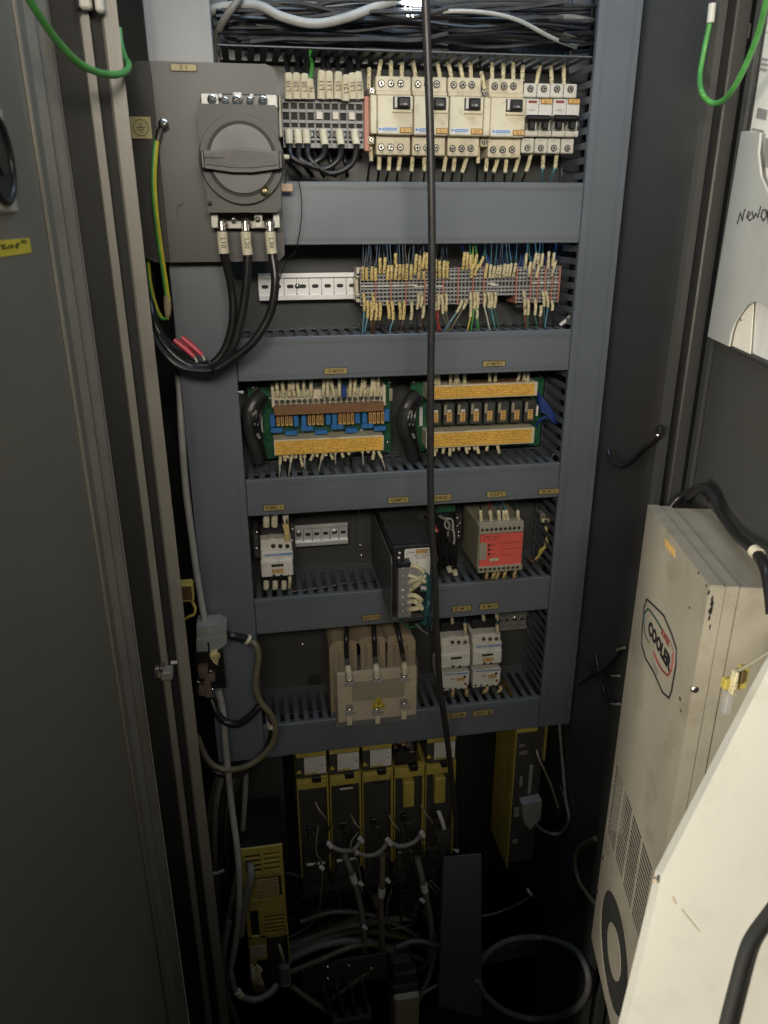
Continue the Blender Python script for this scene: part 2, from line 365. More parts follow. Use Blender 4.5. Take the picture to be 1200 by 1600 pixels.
# ------------------------------------------------------------------ wiring ducts
def groove_cover(x0, x1, z0, z1, par, horiz=True, gr=(.010,)):
    mb = MB(); mb.box(x0, x1, -.0015, .0015, z0, z1, .0012)
    g = .0007
    if horiz:
        for q in gr:
            mb.box(x0, x1, -.0022, -.0014, z1 - q - g, z1 - q); mb.box(x0, x1, -.0022, -.0014, z0 + q, z0 + q + g)
    else:
        for q in gr:
            mb.box(x0 + q, x0 + q + g, -.0022, -.0014, z0, z1); mb.box(x1 - q - g, x1 - q, -.0022, -.0014, z0, z1)
    return mb.build('cover', m_duct, par)
def finger_mesh(w, d, t):
    mb = MB(); mb.obox((0, d / 2, 0), (w, d, t), None, .0006); return mb.mesh('finger', m_finger)
def hduct(x0, x1, z0, z1, label, top=True, bottom=True, cover=True, pitch=.0163, fw=.0088):
    t = thing('wiring_duct', label, 'duct', ((x0 + x1) / 2, .05, z0))
    if cover: groove_cover(x0, x1, z0, z1, t, True, (.006, .0085))
    MB().box(x0, x1, .106, .1115, z0, z1).build('back', m_finger, t)
    n = int((x1 - x0) / pitch); me = finger_mesh(fw, .082, .0016)
    for z, on, sg in ((z1, top, -1), (z0, bottom, 1)):
        if not on: continue
        zz = z + sg * .0016
        mb = MB(); mb.box(x0, x1, .0018, .0085, zz - .0009, zz + .0009, .0004); mb.box(x0, x1, .0905, .105, zz - .0009, zz + .0009)
        mb.build('slotted_wall_edge', m_finger, t)
        for i in range(n):
            x = x0 + (i + .5) * (x1 - x0) / n
            o = bpy.data.objects.new('finger', me); COL.objects.link(o); o.parent = t; o.location = Vector((x, .0086, zz)) - ORG[t]
    # bundled wires lying inside, seen through the slots
    mb = MB()
    for k in range(7):
        y = random.uniform(.02, .095); z = random.uniform(z0 + .012, z1 - .016)
        mb.tube(smooth_path([(x0 + (x1 - x0) * j / 6, y + random.uniform(-.006, .006), z + random.uniform(-.005, .005)) for j in range(7)], 3), .0022, 5)
    mb.build('wires_inside', m_black, t)['kind'] = 'stuff'
    return t
def vduct(x0, x1, z0, z1, label, left=True, right=True, pitch=.0172, fw=.0090, zr=None):
    t = thing('wiring_duct', label, 'duct', ((x0 + x1) / 2, .05, z0))
    groove_cover(x0, x1, z0, z1, t, False, (.009, .012))
    MB().box(x0, x1, .106, .1115, z0, z1).build('back', m_finger, t)
    me = bpy.data.meshes.new('finger'); mb = MB(); mb.obox((0, .041, 0), (.0016, .082, fw), None, .0006); me = mb.mesh('finger', m_finger)
    for x, on, sg in ((x0, left, 1), (x1, right, -1)):
        if not on: continue
        xx = x + sg * .0016
        mb = MB(); mb.box(xx - .0009, xx + .0009, .0018, .0085, z0, z1, .0004); mb.box(xx - .0009, xx + .0009, .0905, .105, z0, z1); mb.build('slotted_wall_edge', m_finger, t)
        for za, zb in zr:
            n = int((zb - za) / pitch)
            for i in range(n):
                o = bpy.data.objects.new('finger', me); COL.objects.link(o); o.parent = t; o.location = Vector((xx, .0086, za + (i + .5) * (zb - za) / n)) - ORG[t]
    mb = MB()
    for k in range(5):
        xx = random.uniform(x0 + .015, x1 - .015); y = random.uniform(.03, .09)
        mb.tube(smooth_path([(xx + random.uniform(-.006, .006), y + random.uniform(-.006, .006), z0 + .01 + (z1 - z0 - .02) * j / 10) for j in range(11)], 3), .0023, 5)
    mb.build('wires_inside', m_black, t)['kind'] = 'stuff'
    return t
ZBOT = P(345, 1188, 0).z
gaps = [(ZB['1t'], ZB[0]), (ZB['2t'], ZB['1b']), (ZB['3t'], ZB['2b']), (ZB['4t'], ZB['3b']), (ZB['5t'], ZB['4b'])]
vduct(XL0, XL1, ZB['5b'], 2.02, 'broad blue-grey wiring duct standing on the left beside the open shelves', left=False, zr=gaps[1:])
vduct(XR0, XR1, ZB['5b'], 2.02, 'narrower blue-grey wiring duct with slotted side standing on the right', right=False, zr=gaps)
e = .0008
hduct(XL1 + e, XR0 - e, ZB['1b'], ZB['1t'], 'tall blue-grey wiring duct below the row of circuit breakers', top=False, bottom=False)
hduct(XL1 + e, XR0 - e, ZB['2b'], ZB['2t'], 'blue-grey wiring duct below the small terminal strip, two gold plates on it')
hduct(XL1 + e, XR0 - e, ZB['3b'], ZB['3t'], 'blue-grey wiring duct below the two green circuit boards')
hduct(XL1 + e, XR0 - e, ZB['4b'], ZB['4t'], 'blue-grey wiring duct below the red safety relay and black power supply')
hduct(XL1 + e, XR0 - e, ZB['5b'], ZB['5t'], 'lowest blue-grey wiring duct under the transformer')
hduct(P(340, 70, 0).x, XR0 - .003, ZB[0], ZB[0] + .075, 'open-topped dark wiring duct at the very top, cables lying in it', top=False, cover=False)
# labels on the ducts
def gold(x0, y0, x1, y1, txt, label, Y=-.0024):
    a = R4(x0, y0, x1, y1, Y); o = thing('name_plate', label, 'name plate', ((a[0] + a[1]) / 2, Y, a[2]))
    MB().box(a[0], a[1], Y - .0004, Y, a[2], a[3], .0002).build('rim', m_goldrim, o)
    q = .0011; MB().box(a[0] + q, a[1] - q, Y - .0009, Y - .0004, a[2] + q, a[3] - q).build('plate', m_goldlab, o)
    h = (a[3] - a[2]); w = a[1] - a[0]
    text(txt, ((a[0] + a[1]) / 2, Y - .0011, (a[2] + a[3]) / 2), h * .72, m_goldink, o, sx=min(1.3, w * .86 / (h * .72 * .62 * len(txt))), bold=.0001)
    return o
gold(506, 574, 543, 585, 'I/O MATE B', 'gold name plate lettered I/O MATE B above the left circuit board')
gold(754, 563, 790, 573, 'I/O MATE C', 'gold name plate lettered I/O MATE C above the right circuit board')
gold(411, 788, 445, 798, 'KMC1', 'gold name plate lettered KMC1 above the cream contactor')
gold(606, 776, 639, 786, 'GMP2', 'gold name plate lettered GMP2 above the black power supply')
gold(675, 772, 706, 783, 'PW MODEL A', 'gold name plate right of the hanging black cable above the wiring tangle')
gold(760, 767, 791, 777, 'CSP1', 'gold name plate above the red safety relay')
gold(841, 763, 874, 772, 'K A 1', 'gold name plate at the right end of the duct above the yellow wires')
gold(565, 960, 597, 969, 'REACTOR', 'dull gold name plate lettered REACTOR above the transformer')
gold(706, 946, 737, 955, 'K M 1', 'dull gold name plate above the left of the two lower contactors')
gold(749, 942, 779, 952, 'K M 2', 'brighter gold name plate above the right of the two lower contactors')
gold(693, 1113, 729, 1122, 'TM 30 M', 'dark gold name plate on the lowest duct left')
gold(738, 1109, 771, 1118, 'TM 31 M', 'darkest gold name plate on the lowest duct right')

# ------------------------------------------------------------------ loose cables in the top duct + lamp
def cab(label, pts, r, m_, cat='cable', group=None, Y=None, n=10, name='cable', wall=False):
    if wall:                                       # keep the cable inside the right side wall
        q = [(P(p[0], p[1], p[2]) if P(p[0], p[1], p[2]).x < WX - r - .003 else PX(p[0], p[1], WX - r - .003)) for p in pts]
        return tube_thing(name, label, cat, q, r, m_, group, n, 6, None, True)
    return tube_thing(name, label, cat, pts, r, m_, group, n, 6, Y)
cab('thick pale grey cable sagging across the very top left', [(300, 30, .05), (345, 12, .04), (400, 8, .03), (440, 26, .02), (490, 37, .015), (540, 28, .02), (600, 6, .03), (680, -20, .04)], .0058, m_lcable)
cab('grey cable rising steeply out of the top left corner', [(334, 100, .06), (335, 70, .05), (345, 40, .03), (362, 14, .02), (380, -10, .02)], .0045, m_gcable)
cab('second grey cable lying behind the sagging one', [(330, 12, .08), (400, 3, .07), (470, 10, .07), (560, 8, .07), (640, -8, .07)], .0052, m_gcable)
cab('thin pale wire arching down to the right end of the top duct', [(660, 28, .04), (700, 18, .03), (760, 20, .02), (810, 32, .02), (860, 58, .03), (900, 74, .05)], .0028, m_lcable)
cab('grey flat cable behind the arching pale wire', [(690, 36, .06), (740, 34, .06), (800, 42, .06), (860, 50, .06), (905, 66, .07)], .005, m_gcable)
cab('short grey cable at the top right of the top duct', [(860, 30, .07), (890, 27, .07), (930, 34, .07)], .004, m_gcable)
mb = MB()
for i in range(46):
    y = 6 + i * 1.45; x0 = 345 + random.uniform(0, 60); Y = random.uniform(.03, .095)
    x1 = random.choice((940, 945, 950, 880, 700, 560)); mb.tube(smooth_path(pix([(x0 + (x1 - x0) * j / 6, y + random.uniform(-9, 9), Y + random.uniform(-.008, .008)) for j in range(7)])), random.uniform(.0014, .0032), 6)
mb.build('wire_bundle', mat('hazed_black_cable', (.035, .037, .042), .5, var=.4, scale=40, dirt=.5, dcol=(.10, .10, .10), dscale=30), smooth=True, label='tangled bundle of thin black wires lying in the top duct', cat='wires', kind='stuff')  # black wires lightened to bluish grey, the haze is put into their colour
t = thing('cabinet_lamp', 'small bare lamp glinting at the top centre of the cabinet', 'lamp', P(650, 2, .06))
c = P(648, 7, .03); MB().tube([c + Vector((-.016, 0, .005)), c + Vector((.014, 0, .003))], .0055, 10).build('tube', m_lamp, t, smooth=True)
MB().box(c.x - .02, c.x + .02, c.y, c.y + .02, c.z + .012, c.z + .02, .002).build('holder', m_steel, t)
for i in range(4):
    q = c + Vector((random.uniform(-.015, .012), -.004, -.004)); MB().tube([q, q + Vector((.004, 0, -.011))], .0006, 5).build('bright_wire', m_steel, t)

# ------------------------------------------------------------------ main switch on its plate
YP = -.030
t = thing('switch_mounting_plate', 'grey steel mounting plate with rounded corners carrying the rotary main switch', 'plate', P(345, 410, YP))
a = R4(249, 98, 438, 409, YP); xr, zt, zb = a[1], a[3], a[2]; xl = P(250, 250, YP).x
poly = [(xl, zb + .0), (xr - .008, zb), (xr, zb + .008), (xr, zt - .012), (xr - .003, zt - .004), (xr - .012, zt), (xl - .0, zt)]
MB().prism([(p[0], YP, p[1]) for p in poly], (0, .003, 0)).build('front_plate', m_switch, t)
xl2 = P(196, 250, YP + .012).x
pl = [(xl - .0005, YP + .0005, zb), (xl - .0005, YP + .0005, zt), (xl - .018, YP + .004, zt), (xl2, YP + .012, zt - .032), (xl2, YP + .012, zb + .012), (xl - .02, YP + .005, zb)]
MB().prism(pl, (0, .003, 0)).build('bent_flange', m_switch, t)
for zz in (zt - .02, zb + .02): MB().box(xl + .02, xr - .02, YP + .003, .0, zz - .006, zz + .006).build('standoff', m_switch, t)
o = gold(266, 99, 308, 112, 'S 1', 'faded gold name plate on the top of the main switch plate', YP - .0008)
# finger marks / scratch ring on plate
cab('thin dark scratch curl on the switch mounting plate', [(287, 318), (279, 322), (276, 334), (279, 346), (286, 350)], .0004, m_knob, 'scratch', Y=YP - .0003, n=5, name='scratch')
# earth sticker
a = R4(205, 183, 237, 217, YP + .006); t = thing('earth_sticker', 'yellow square sticker with earth symbol at the left edge of the switch plate', 'sticker', ((a[0] + a[1]) / 2, YP, a[2]))
yy = YP + .002
MB().box(a[0], a[1], yy - .0003, yy, a[2], a[3]).build('sheet', m_goldlab, t)
cx, cz = (a[0] + a[1]) / 2, (a[2] + a[3]) / 2; rr = (a[1] - a[0]) * .37
mb = MB(); mb.tube([(cx + rr * math.cos(i * math.pi / 12), yy - .0004, cz + rr * math.sin(i * math.pi / 12)) for i in range(25)], .00045, 4)
mb.box(cx - .0004, cx + .0004, yy - .0008, yy - .0003, cz, cz + rr * .6)
for k, w in enumerate((.6, .4, .2)): mb.box(cx - rr * w, cx + rr * w, yy - .0008, yy - .0003, cz - k * rr * .28 - .0004, cz - k * rr * .28 + .0004)
mb.build('earth_symbol', m_ink, t)
# the switch
t = thing('main_switch', 'large grey rotary isolator with black disc knob and horizontal handle bar', 'switch', P(375, 340, YP))
yb, yf = YP, YP - .042
a = R4(313, 146, 436, 166, YP - .015); zt0 = a[3]
MB().box(a[0], a[1], yb, YP - .012, a[2] - .004, a[3], .0015).build('terminal_base', m_black, t)
top = R4(313, 163, 437, 332, yf)
zc0, zc1 = top[2], top[3]
body = MB(); poly = [(top[0] + .004, zc0 + .0), (top[1] - .006, zc0), (top[1] - .001, zc0 + .006), (top[1], zc1 - .003), (top[1] - .003, zc1), (top[0] + .003, zc1), (top[0], zc1 - .003), (top[0] + .002, zc0 + .03), (top[0] + .004, zc0 + .025)]
body.prism([(p[0], yf, p[1]) for p in poly], (0, yb - yf, 0)); body.build('housing', m_swbody, t)
for xs in ((316, 338), (340, 355), (377, 392), (416, 434)):
    pass
for (x0, x1, ya, yb2) in ((314, 341, 146, 166), (364, 378, 144, 156), (415, 433, 148, 168), (341, 347, 146, 153), (390, 396, 146, 153)):
    b = R4(x0, ya, x1, yb2, YP - .026); MB().box(b[0], b[1], YP - .026, yb, b[2], b[3], .001).build('terminal_barrier', m_white, t)
for (x, y, rr, mm) in ((331, 155, .0062, m_steel), (370, 156, .0062, m_steel), (411, 157, .0062, m_steel)): screw(t, P(x, y, YP - .030), rr * .9, mm, name='terminal_screw')
for (x, y) in ((352, 157), (390, 157)): screw(t, P(x, y, YP - .027), .0042, m_steel, name='terminal_screw')
for (x0, x1) in ((330, 341), (398, 410), (427, 437)):
    b = R4(x0, 334, x1, 356, YP - .026); MB().box(b[0], b[1], YP - .026, yb, b[2], b[3], .001).build('terminal_barrier', m_white, t)
b = R4(332, 346, 436, 357, YP - .022); MB().box(b[0], b[1], YP - .018, yb, b[2], b[3], .001).build('terminal_shelf', m_white, t)
for x, y in ((348, 349), (385, 349), (421, 349)): screw(t, P(x, y, YP - .029), .0068, m_steel, name='terminal_screw')
for x, y in ((365, 343), (403, 343)): screw(t, P(x, y, YP - .027), .0036, m_steel, name='terminal_screw')
kc = P(378, 250, yf)
def rp(r0, n=40): return [(kc.x + r0 * math.cos(2 * math.pi * i / n), kc.z + r0 * math.sin(2 * math.pi * i / n)) for i in range(n)]
MB().cyl((kc.x, yf + .002, kc.z), (kc.x, yf - .009, kc.z), .0515, .0498, n=56).build('knob_surround', m_swbody, t, smooth=True)
MB().cyl((kc.x, yf - .0085, kc.z), (kc.x, yf - .0097, kc.z), .0420, n=48).build('surround_groove', m_ink, t, smooth=True)
MB().cyl((kc.x, yf - .0090, kc.z), (kc.x, yf - .0125, kc.z), .0388, .0378, n=48).build('knob_disc', mat('disc_plastic', (.070, .070, .070), .4, var=.08, dirt=.2, dcol=(.13, .12, .11), dscale=30), t, smooth=True)
h = MB(); L_, hh = .0470, .0125
prof = [(-L_, -.0095), (-.012, -.0145), (.012, -.0145), (L_, -.0095), (L_, .0095), (.012, .0145), (-.012, .0145), (-L_, .0095)]
h.prism([(kc.x + p[0], yf - .025, kc.z + p[1] * .92 - .0015) for p in prof], (0, .017, 0))
h.build('handle_bar', m_black, t)  # black bar and ends show past the cap as its painted shadow edge
hp = [(-L_ + .005, -.0052), (-.01, -.0086), (.01, -.0086), (L_ - .005, -.0052), (L_ - .005, .0060), (.01, .0100), (-.01, .0100), (-L_ + .005, .0060)]
MB().prism([(kc.x + p[0], yf - .0275, kc.z + p[1] - .0015) for p in hp], (0, .0025, 0)).build('handle_cap', m_knob, t)
MB().box(kc.x - .043, kc.x - .020, yf - .0281, yf - .0274, kc.z - .0002, kc.z + .0008).build('pointer_mark', m_ink, t)
for sx in (-1, 1): MB().box(kc.x + sx * (L_ - .004), kc.x + sx * (L_ + .0012), yf - .026, yf - .010, kc.z - .0115, kc.z + .0085, .0015).build('handle_end', m_black, t)
screw(t, P(414, 299, yf - .010), .0062, m_brass, name='brass_screw', cross=False)
screw(t, P(328, 318, yf - .001), .003, m_knob, name='corner_screw')
# three thick cables
yc = YP - .03
def thick(label, pts, txt, sx, sy0, sy1):
    p = smooth_path(pix(pts), 6)
    o = MB().tube(p, .0058, 12).build('power_cable', m_cable, smooth=True, label=label, cat='cable', group='three black power cables under the main switch')
    q = pix([(sx - 1, sy0, yc), (sx, (sy0 + sy1) / 2, yc), (sx + 2, sy1, yc)])
    MB().tube(q, .0068, 14).build('sleeve', m_sleevep, o, smooth=True)
    MB().tube([q[0] + Vector((0, 0, .012)), q[0]], [.0045, .0055], 10).build('lug', m_steel, o, smooth=True)
    text(txt, (q[1].x + .0005, q[1].y - .0074, q[1].z), .0085, m_ink, o, rot_text(-90))
thick('black power cable with sleeve L10, leftmost below the main switch', [(348, 360, yc), (350, 395, yc), (362, 450, -.05), (364, 500, -.05), (352, 545, -.05), (326, 571, -.05), (285, 560, -.045), (255, 530, -.04), (238, 490, -.03), (236, 430, .02)], 'L10', 348, 362, 396)
thick('black power cable with sleeve L20, in the middle below the main switch', [(385, 360, yc), (387, 395, yc), (384, 450, -.06), (376, 500, -.06), (362, 545, -.06), (332, 576, -.055), (290, 568, -.05), (258, 540, -.045), (236, 500, -.03), (228, 440, .02)], 'L20', 385, 362, 398)
thick('black power cable with sleeve L30, rightmost and bowing out to the right', [(423, 360, yc), (425, 395, yc), (430, 440, -.065), (422, 490, -.065), (395, 535, -.065), (360, 563, -.062), (330, 579, -.06), (285, 575, -.055), (256, 552, -.05), (235, 515, -.035), (222, 450, .02)], 'L30', 423, 362, 396)
cab('black cable tie knotted around the three power cables', [(322, 562, -.075), (330, 570, -.078), (334, 584, -.07), (329, 588, -.066)], .002, m_black, 'cable tie', name='cable_tie')
cab('thin black wire looping beside the power cables on the left', [(240, 505, -.02), (262, 530, -.03), (280, 548, -.04), (300, 552, -.045)], .0018, m_cable, 'wire', name='wire')
for i, (p0, p1, p2) in enumerate((((272, 531), (290, 545), (304, 558)), ((284, 527), (300, 540), (316, 555)))):
    o = MB().tube(pix([(*p0, -.05), (*p1, -.052), (*p2, -.055)]), [.0035, .0042, .003], 8).build('butt_connector', m_red, smooth=True, label=['red crimp connector, lower left of the pair on the power cables', 'red crimp connector, upper right of the pair on the power cables'][i], cat='connector', group='red crimp connectors')
    MB().tube(pix([(*p2, -.055), (p2[0] + 4, p2[1] + 8, -.055)]), .0014, 6).build('tail', m_whitew, o)
# earth wire from plate
def striped(label, pts, r, name='earth_wire'):
    p = smooth_path(pix(pts), 6); o = MB().tube(p, r, 10).build(name, m_green, smooth=True, label=label, cat='wire')
    mb = MB(); ph = 1.0
    mb.tube([q + Vector((r * .55, -r * .55, 0)) for q in p], r * .62, 6); mb.build('yellow_stripe', m_yel, o, smooth=True); return o
o = striped('green and yellow earth wire bolted to the left of the switch plate', [(245, 214, -.040), (242, 240, -.042), (240, 280, -.044), (243, 330, -.042), (252, 400, -.035), (258, 440, -.03), (262, 470, -.03)], .0034)
MB().tube(pix([(252, 198, -.038), (248, 208, -.040), (245, 220, -.041)]), [.003, .0045, .004], 8).build('lug', m_steel, o, smooth=True)
MB().tube(pix([(261, 462, -.03), (262, 480, -.03), (262, 494, -.03)]), [.0045, .005, .0035], 8).build('lower_lug', m_tan, o, smooth=True)
screw(o, P(255, 194, -.041), .0062, m_steel, name='bolt')
striped('thin green and yellow earth wire hanging in the dark gap left of the duct', [(222, 330, .03), (230, 400, .0), (234, 440, -.01), (242, 475, -.02), (252, 496, -.025), (262, 497, -.028)], .0026)
# thin wire with a tag hanging by the switch
o = cab('thin black thread hanging from the switch with a small copper tag', [(455, 262, -.02), (464, 275, -.02), (471, 310, -.02), (470, 350, -.02), (462, 390, -.01), (452, 402, .02), (440, 425, .05), (436, 440, .06)], .0007, m_black, 'wire', name='hanging_wire', n=6)
b = R4(438, 287, 457, 300, -.02); MB().box(b[0], b[1], -.026, -.02, b[2], b[3], .0012).build('copper_tag', mat('copper_tag', (.55, .36, .22), .4), o)
MB().tube(pix([(452, 260, -.02), (446, 275, -.022), (447, 290, -.022)]), .0008, 6).build('thread', m_black, o)
b = R4(442, 242, 452, 249, -.02); MB().box(b[0], b[1], -.026, -.02, b[2], b[3], .001).build('clip', m_sleevep, o)

# ------------------------------------------------------------------ DIN rails
def rail(x0, y0, x1, y1, label, slots, screws=(), mm=None, Y=.088, end=None):
    a = R4(x0, y0, x1, y1, Y); mm = mm or m_zinc; t = thing('mounting_rail', label, 'rail', ((a[0] + a[1]) / 2, Y, a[2]))
    H = a[3] - a[2]; lip = H * .17
    mb = MB(); mb.box(a[0], a[1], Y, Y + .0012, a[2] + lip, a[3] - lip)
    for z0, z1 in ((a[2], a[2] + lip), (a[3] - lip, a[3])): mb.box(a[0], a[1], Y - .006, Y - .0045, z0, z1, .0004)
    mb.box(a[0], a[1], Y - .0045, Y + .001, a[2] + lip - .0006, a[2] + lip + .0006); mb.box(a[0], a[1], Y - .0045, Y + .001, a[3] - lip - .0006, a[3] - lip + .0006)
    mb.build('channel', mm, t)
    n = slots; w = (a[1] - a[0]) / n; zc = (a[2] + a[3]) / 2
    for i in range(n):
        if i:
            x = a[0] + w * i; MB().box(x - .0003, x + .0003, Y - .0003, Y, a[2] + lip, a[3] - lip).build('score_line', m_slot, t)
            for zz in (a[2] + lip, a[3] - lip): MB().prism([(x - .0012, Y - .0006, zz), (x + .0012, Y - .0006, zz), (x + .0002, Y - .0006, zz + (.004 if zz < zc else -.003))], (0, .0005, 0)).build('notch', m_slot, t)
        x = a[0] + w * (i + .5); mb = MB(); hh = H * .07; ww = w * .24
        mb.prism([(x + ww * (1 if abs(q) < 90 else -1) * .55 + hh * math.cos(math.radians(q)), Y - .0006, zc + hh * math.sin(math.radians(q))) for q in (-80, -40, 0, 40, 80, 100, 140, 180, 220, 260)], (0, .0005, 0)); mb.build('slot', m_slot, t)
    for x, y in screws: screw(t, P(x, y, Y - .002), .0042, m_steel)
    return t
rail(404, 426, 560, 468, 'long empty zinc mounting rail left of the small terminal strip', 8, [(465, 447)])
rail(460, 817, 543, 850, 'short empty zinc mounting rail right of the cream contactor', 6, [(467, 834), (523, 831)])
rail(774, 955, 822, 982, 'dim short mounting rail behind the right lower contactor', 4, [(805, 966)], mm=m_gcable)
t = thing('end_clamp', 'cream end clamp between the empty rail and the small terminal strip', 'clamp', P(561, 470, .06))
for (y0, y1) in ((418, 434), (458, 472), (434, 458)):
    b = R4(556, y0, 565, y1, .06); MB().box(b[0], b[1], .055 if y0 != 434 else .068, .088, b[2], b[3], .001).build('clamp_body', m_cream, t)
for y in (428, 464): screw(t, P(560, y, .054), .0026)

# ------------------------------------------------------------------ first terminal strip (top left)
Y1 = .040
a = R4(441, 156, 568, 231, Y1)
X0, X1, Z0, Z1 = a; n = 10; w = (X1 - X0) / n; H = Z1 - Z0
t = thing('large_terminal_strip', 'strip of ten large grey terminals left of the circuit breakers', 'terminal strip', ((X0 + X1) / 2, Y1, Z0))
b = R4(430, 180, 905, 205, .09); MB().box(b[0], b[1], .090, .0915, b[2], b[3]).build('rail', m_zinc, t)
mb = MB()
zl = [Z0 + H * q for q in (0, .17, .36, .52, .58, .72, .76, .88, .94, 1)]
mb.m = 0; mb.box(.0004, w - .0004, Y1 + .004, .089, Z0 - Z0, H)
mb.m = 1
mb.box(.0003, .0012, Y1, Y1 + .005, 0, H); mb.box(w - .0012, w - .0003, Y1, Y1 + .005, 0, H)
for q0, q1 in ((0, .10), (.16, .2), (.36, .42), (.52, .58), (.74, .80), (.93, 1.0)): mb.box(.0012, w - .0012, Y1 + .0003, Y1 + .005, H * q0, H * q1)
mb.m = 0; mb.box(.002, w - .002, Y1 + .0025, Y1 + .005, H * .6, H * .72)
tm = mb.mesh('terminal', [m_gasket, m_grayp], Vector((0, 0, 0)))
for i in range(n):
    o = bpy.data.objects.new('terminal', tm); COL.objects.link(o); o.parent = t; o.location = Vector((X0 + w * i, 0, Z0)) - ORG[t]; ORG[o] = Vector((X0 + w * i, 0, Z0))
    mb = MB(); mb.cyl((X0 + w * (i + .5), Y1 + .004, Z0 + H * .29), (X0 + w * (i + .5), Y1 + .002, Z0 + H * .29), w * .3, n=10); mb.build('clamp_screw', [m_term, m_grayp][i % 2], t)
for i in (4, 6, 8):
    MB().box(X0 + w * i + .002, X0 + w * (i + .95), Y1 - .0012, Y1 + .003, Z0 + H * .60, Z0 + H * .76, .0006).build('marker_tag', m_white, t)
b = R4(569, 150, 577, 236, Y1 - .004); MB().box(b[0], b[1], Y1 - .004, .088, b[2], b[3], .001).build('end_plate', m_salmon, t)
b = R4(435, 150, 440, 215, Y1); MB().box(b[0], b[1], Y1 - .004, .088, b[2], b[3], .001).build('end_clamp', m_cream, t)
tops = [450.7, 463.3, 476, 487.7, 501.7, 515, 527.7, 540, 551.7, 563.3]; names = ['L10', 'L20', 'L30', 'PE', 'L11', 'L11', 'L21', 'L21', 'L31', 'L31']
for i, x in enumerate(tops):
    y0 = 155 + (3 if i == 7 else 0); y1 = (117, 117, 118, 126, 113, 114, 115, 120, 117, 115)[i]
    tx = x + (0, 0, 0, -3, 1, -1, 1, 1, -2, -4)[i]
    lead([(x, y0, .030), ((x + tx) / 2, (y0 + y1) / 2, .030), (tx, y1, .032), (tx + random.uniform(-4, 4), y1 - 22, .05), (tx + random.uniform(-9, 5) - (8 if i > 7 else 0), 78, .07)],
         ('green wire with sleeve lettered PE entering the fourth large terminal' if i == 3 else ordn(i + 1) + ' wire from the left above the large terminals, its sleeve lettered ' + names[i]),
         'wires with cream sleeves above the large terminals', m_green if i == 3 else m_cable, m_sleevep, .0030, .0054 if i != 3 else .0046, 0, .5, txt=names[i], trot=90, name='marked_wire', n=8)
bot = [450.7, 465, 478.3, 505, 530, 554]
ends = [[(456, 246), (480, 257), (503, 246), (509, 232)], [(470, 250), (505, 264), (528, 250), (533, 232)], [(484, 248), (515, 271), (548, 258), (557, 232)]]
for i in range(3):
    x = bot[i]; e1 = ends[i]; xe = bot[i + 3]
    pts = [(x, 203, .032), (x + 1, 216, .030), (x + 2, 230, .028)] + [(q[0], q[1], .022) for q in e1[:3]] + [(xe + 3, 230, .026), (xe + 1, 216, .030), (xe, 203, .032)]
    p = smooth_path(pix(pts), 6)
    o = MB().tube(p, .0040, 10).build('jumper_cable', m_cable, smooth=True, label=['innermost', 'middle', 'outermost'][i] + ' black jumper loop with a cream sleeve at each end under the large terminals', cat='cable', group='black jumper loops')
    MB().tube(p[:11], .0054, 10).build('sleeve', m_sleevep, o, smooth=True); MB().tube(p[-12:], .0054, 10).build('sleeve', m_sleevep, o, smooth=True)
for i in range(5): cab(ordn(i + 1) + ' black cable from the left behind the jumper loops', [(445 + i * 22, 232, .06), (452 + i * 22, 255, .05), (470 + i * 18, 275, .07)], .0032, m_cable, 'cable', 'black cables behind the jumper loops')

# ------------------------------------------------------------------ circuit breakers
YB = .022
def tier(t, x0, y0, x1, y1, yf, name, m_, c=.0012, yb=.088):
    b = R4(x0, y0, x1, y1, yf); return MB().box(b[0], b[1], yf, yb, b[2], b[3], c).build(name, m_, t), b
def pit_screw(t, x, y, yf, r=.0042, mm=None):
    c = P(x, y, yf); mb = MB(); n = 14
    mb.m = 0; mb.cyl((c.x, yf - .0004, c.z), (c.x, yf + .0008, c.z), r, n=n); mb.m = 1
    mb.cyl((c.x, yf - .0009, c.z), (c.x, yf + .0005, c.z), r * .72, n=n)
    mb.m = 2; an = random.random() * 3; R = Matrix.Rotation(an, 3, 'Y'); mb.obox((c.x, yf - .001, c.z), (r * 1.2, .0006, r * .28), R); mb.obox((c.x, yf - .0011, c.z), (r * .28, .0006, r * 1.2), R)
    return mb.build('terminal_screw', [m_slot, mm or m_steel, m_slot], t, smooth=False)
def tagplate(t, x0, y0, x1, y1, yf, txt, plate=None):
    b = R4(x0, y0, x1, y1, yf); MB().box(b[0], b[1], yf - .0010, yf, b[2], b[3], .0003).build('label_frame', m_brick, t)
    q = .0010; MB().box(b[0] + q, b[1] - q, yf - .0014, yf - .0009, b[2] + q, b[3] - q).build('label_plate', plate or m_oranlab, t)
    if txt: text(txt, ((b[0] + b[1]) / 2, yf - .0016, (b[2] + b[3]) / 2), (b[3] - b[2]) * .7, m_goldink, t)
brk = [(579, 590, 646, 'Q 2', 'first cream motor breaker from the left with a smudged face'), (None, 647, 702, 'Q 3', 'second cream motor breaker, crossed by the hanging black cable'),
       (None, 703, 756, 'Q 4', 'third cream motor breaker right of the hanging cable'), (756, 767, 822, 'Q 5', 'fourth cream motor breaker beside the white double breakers')]
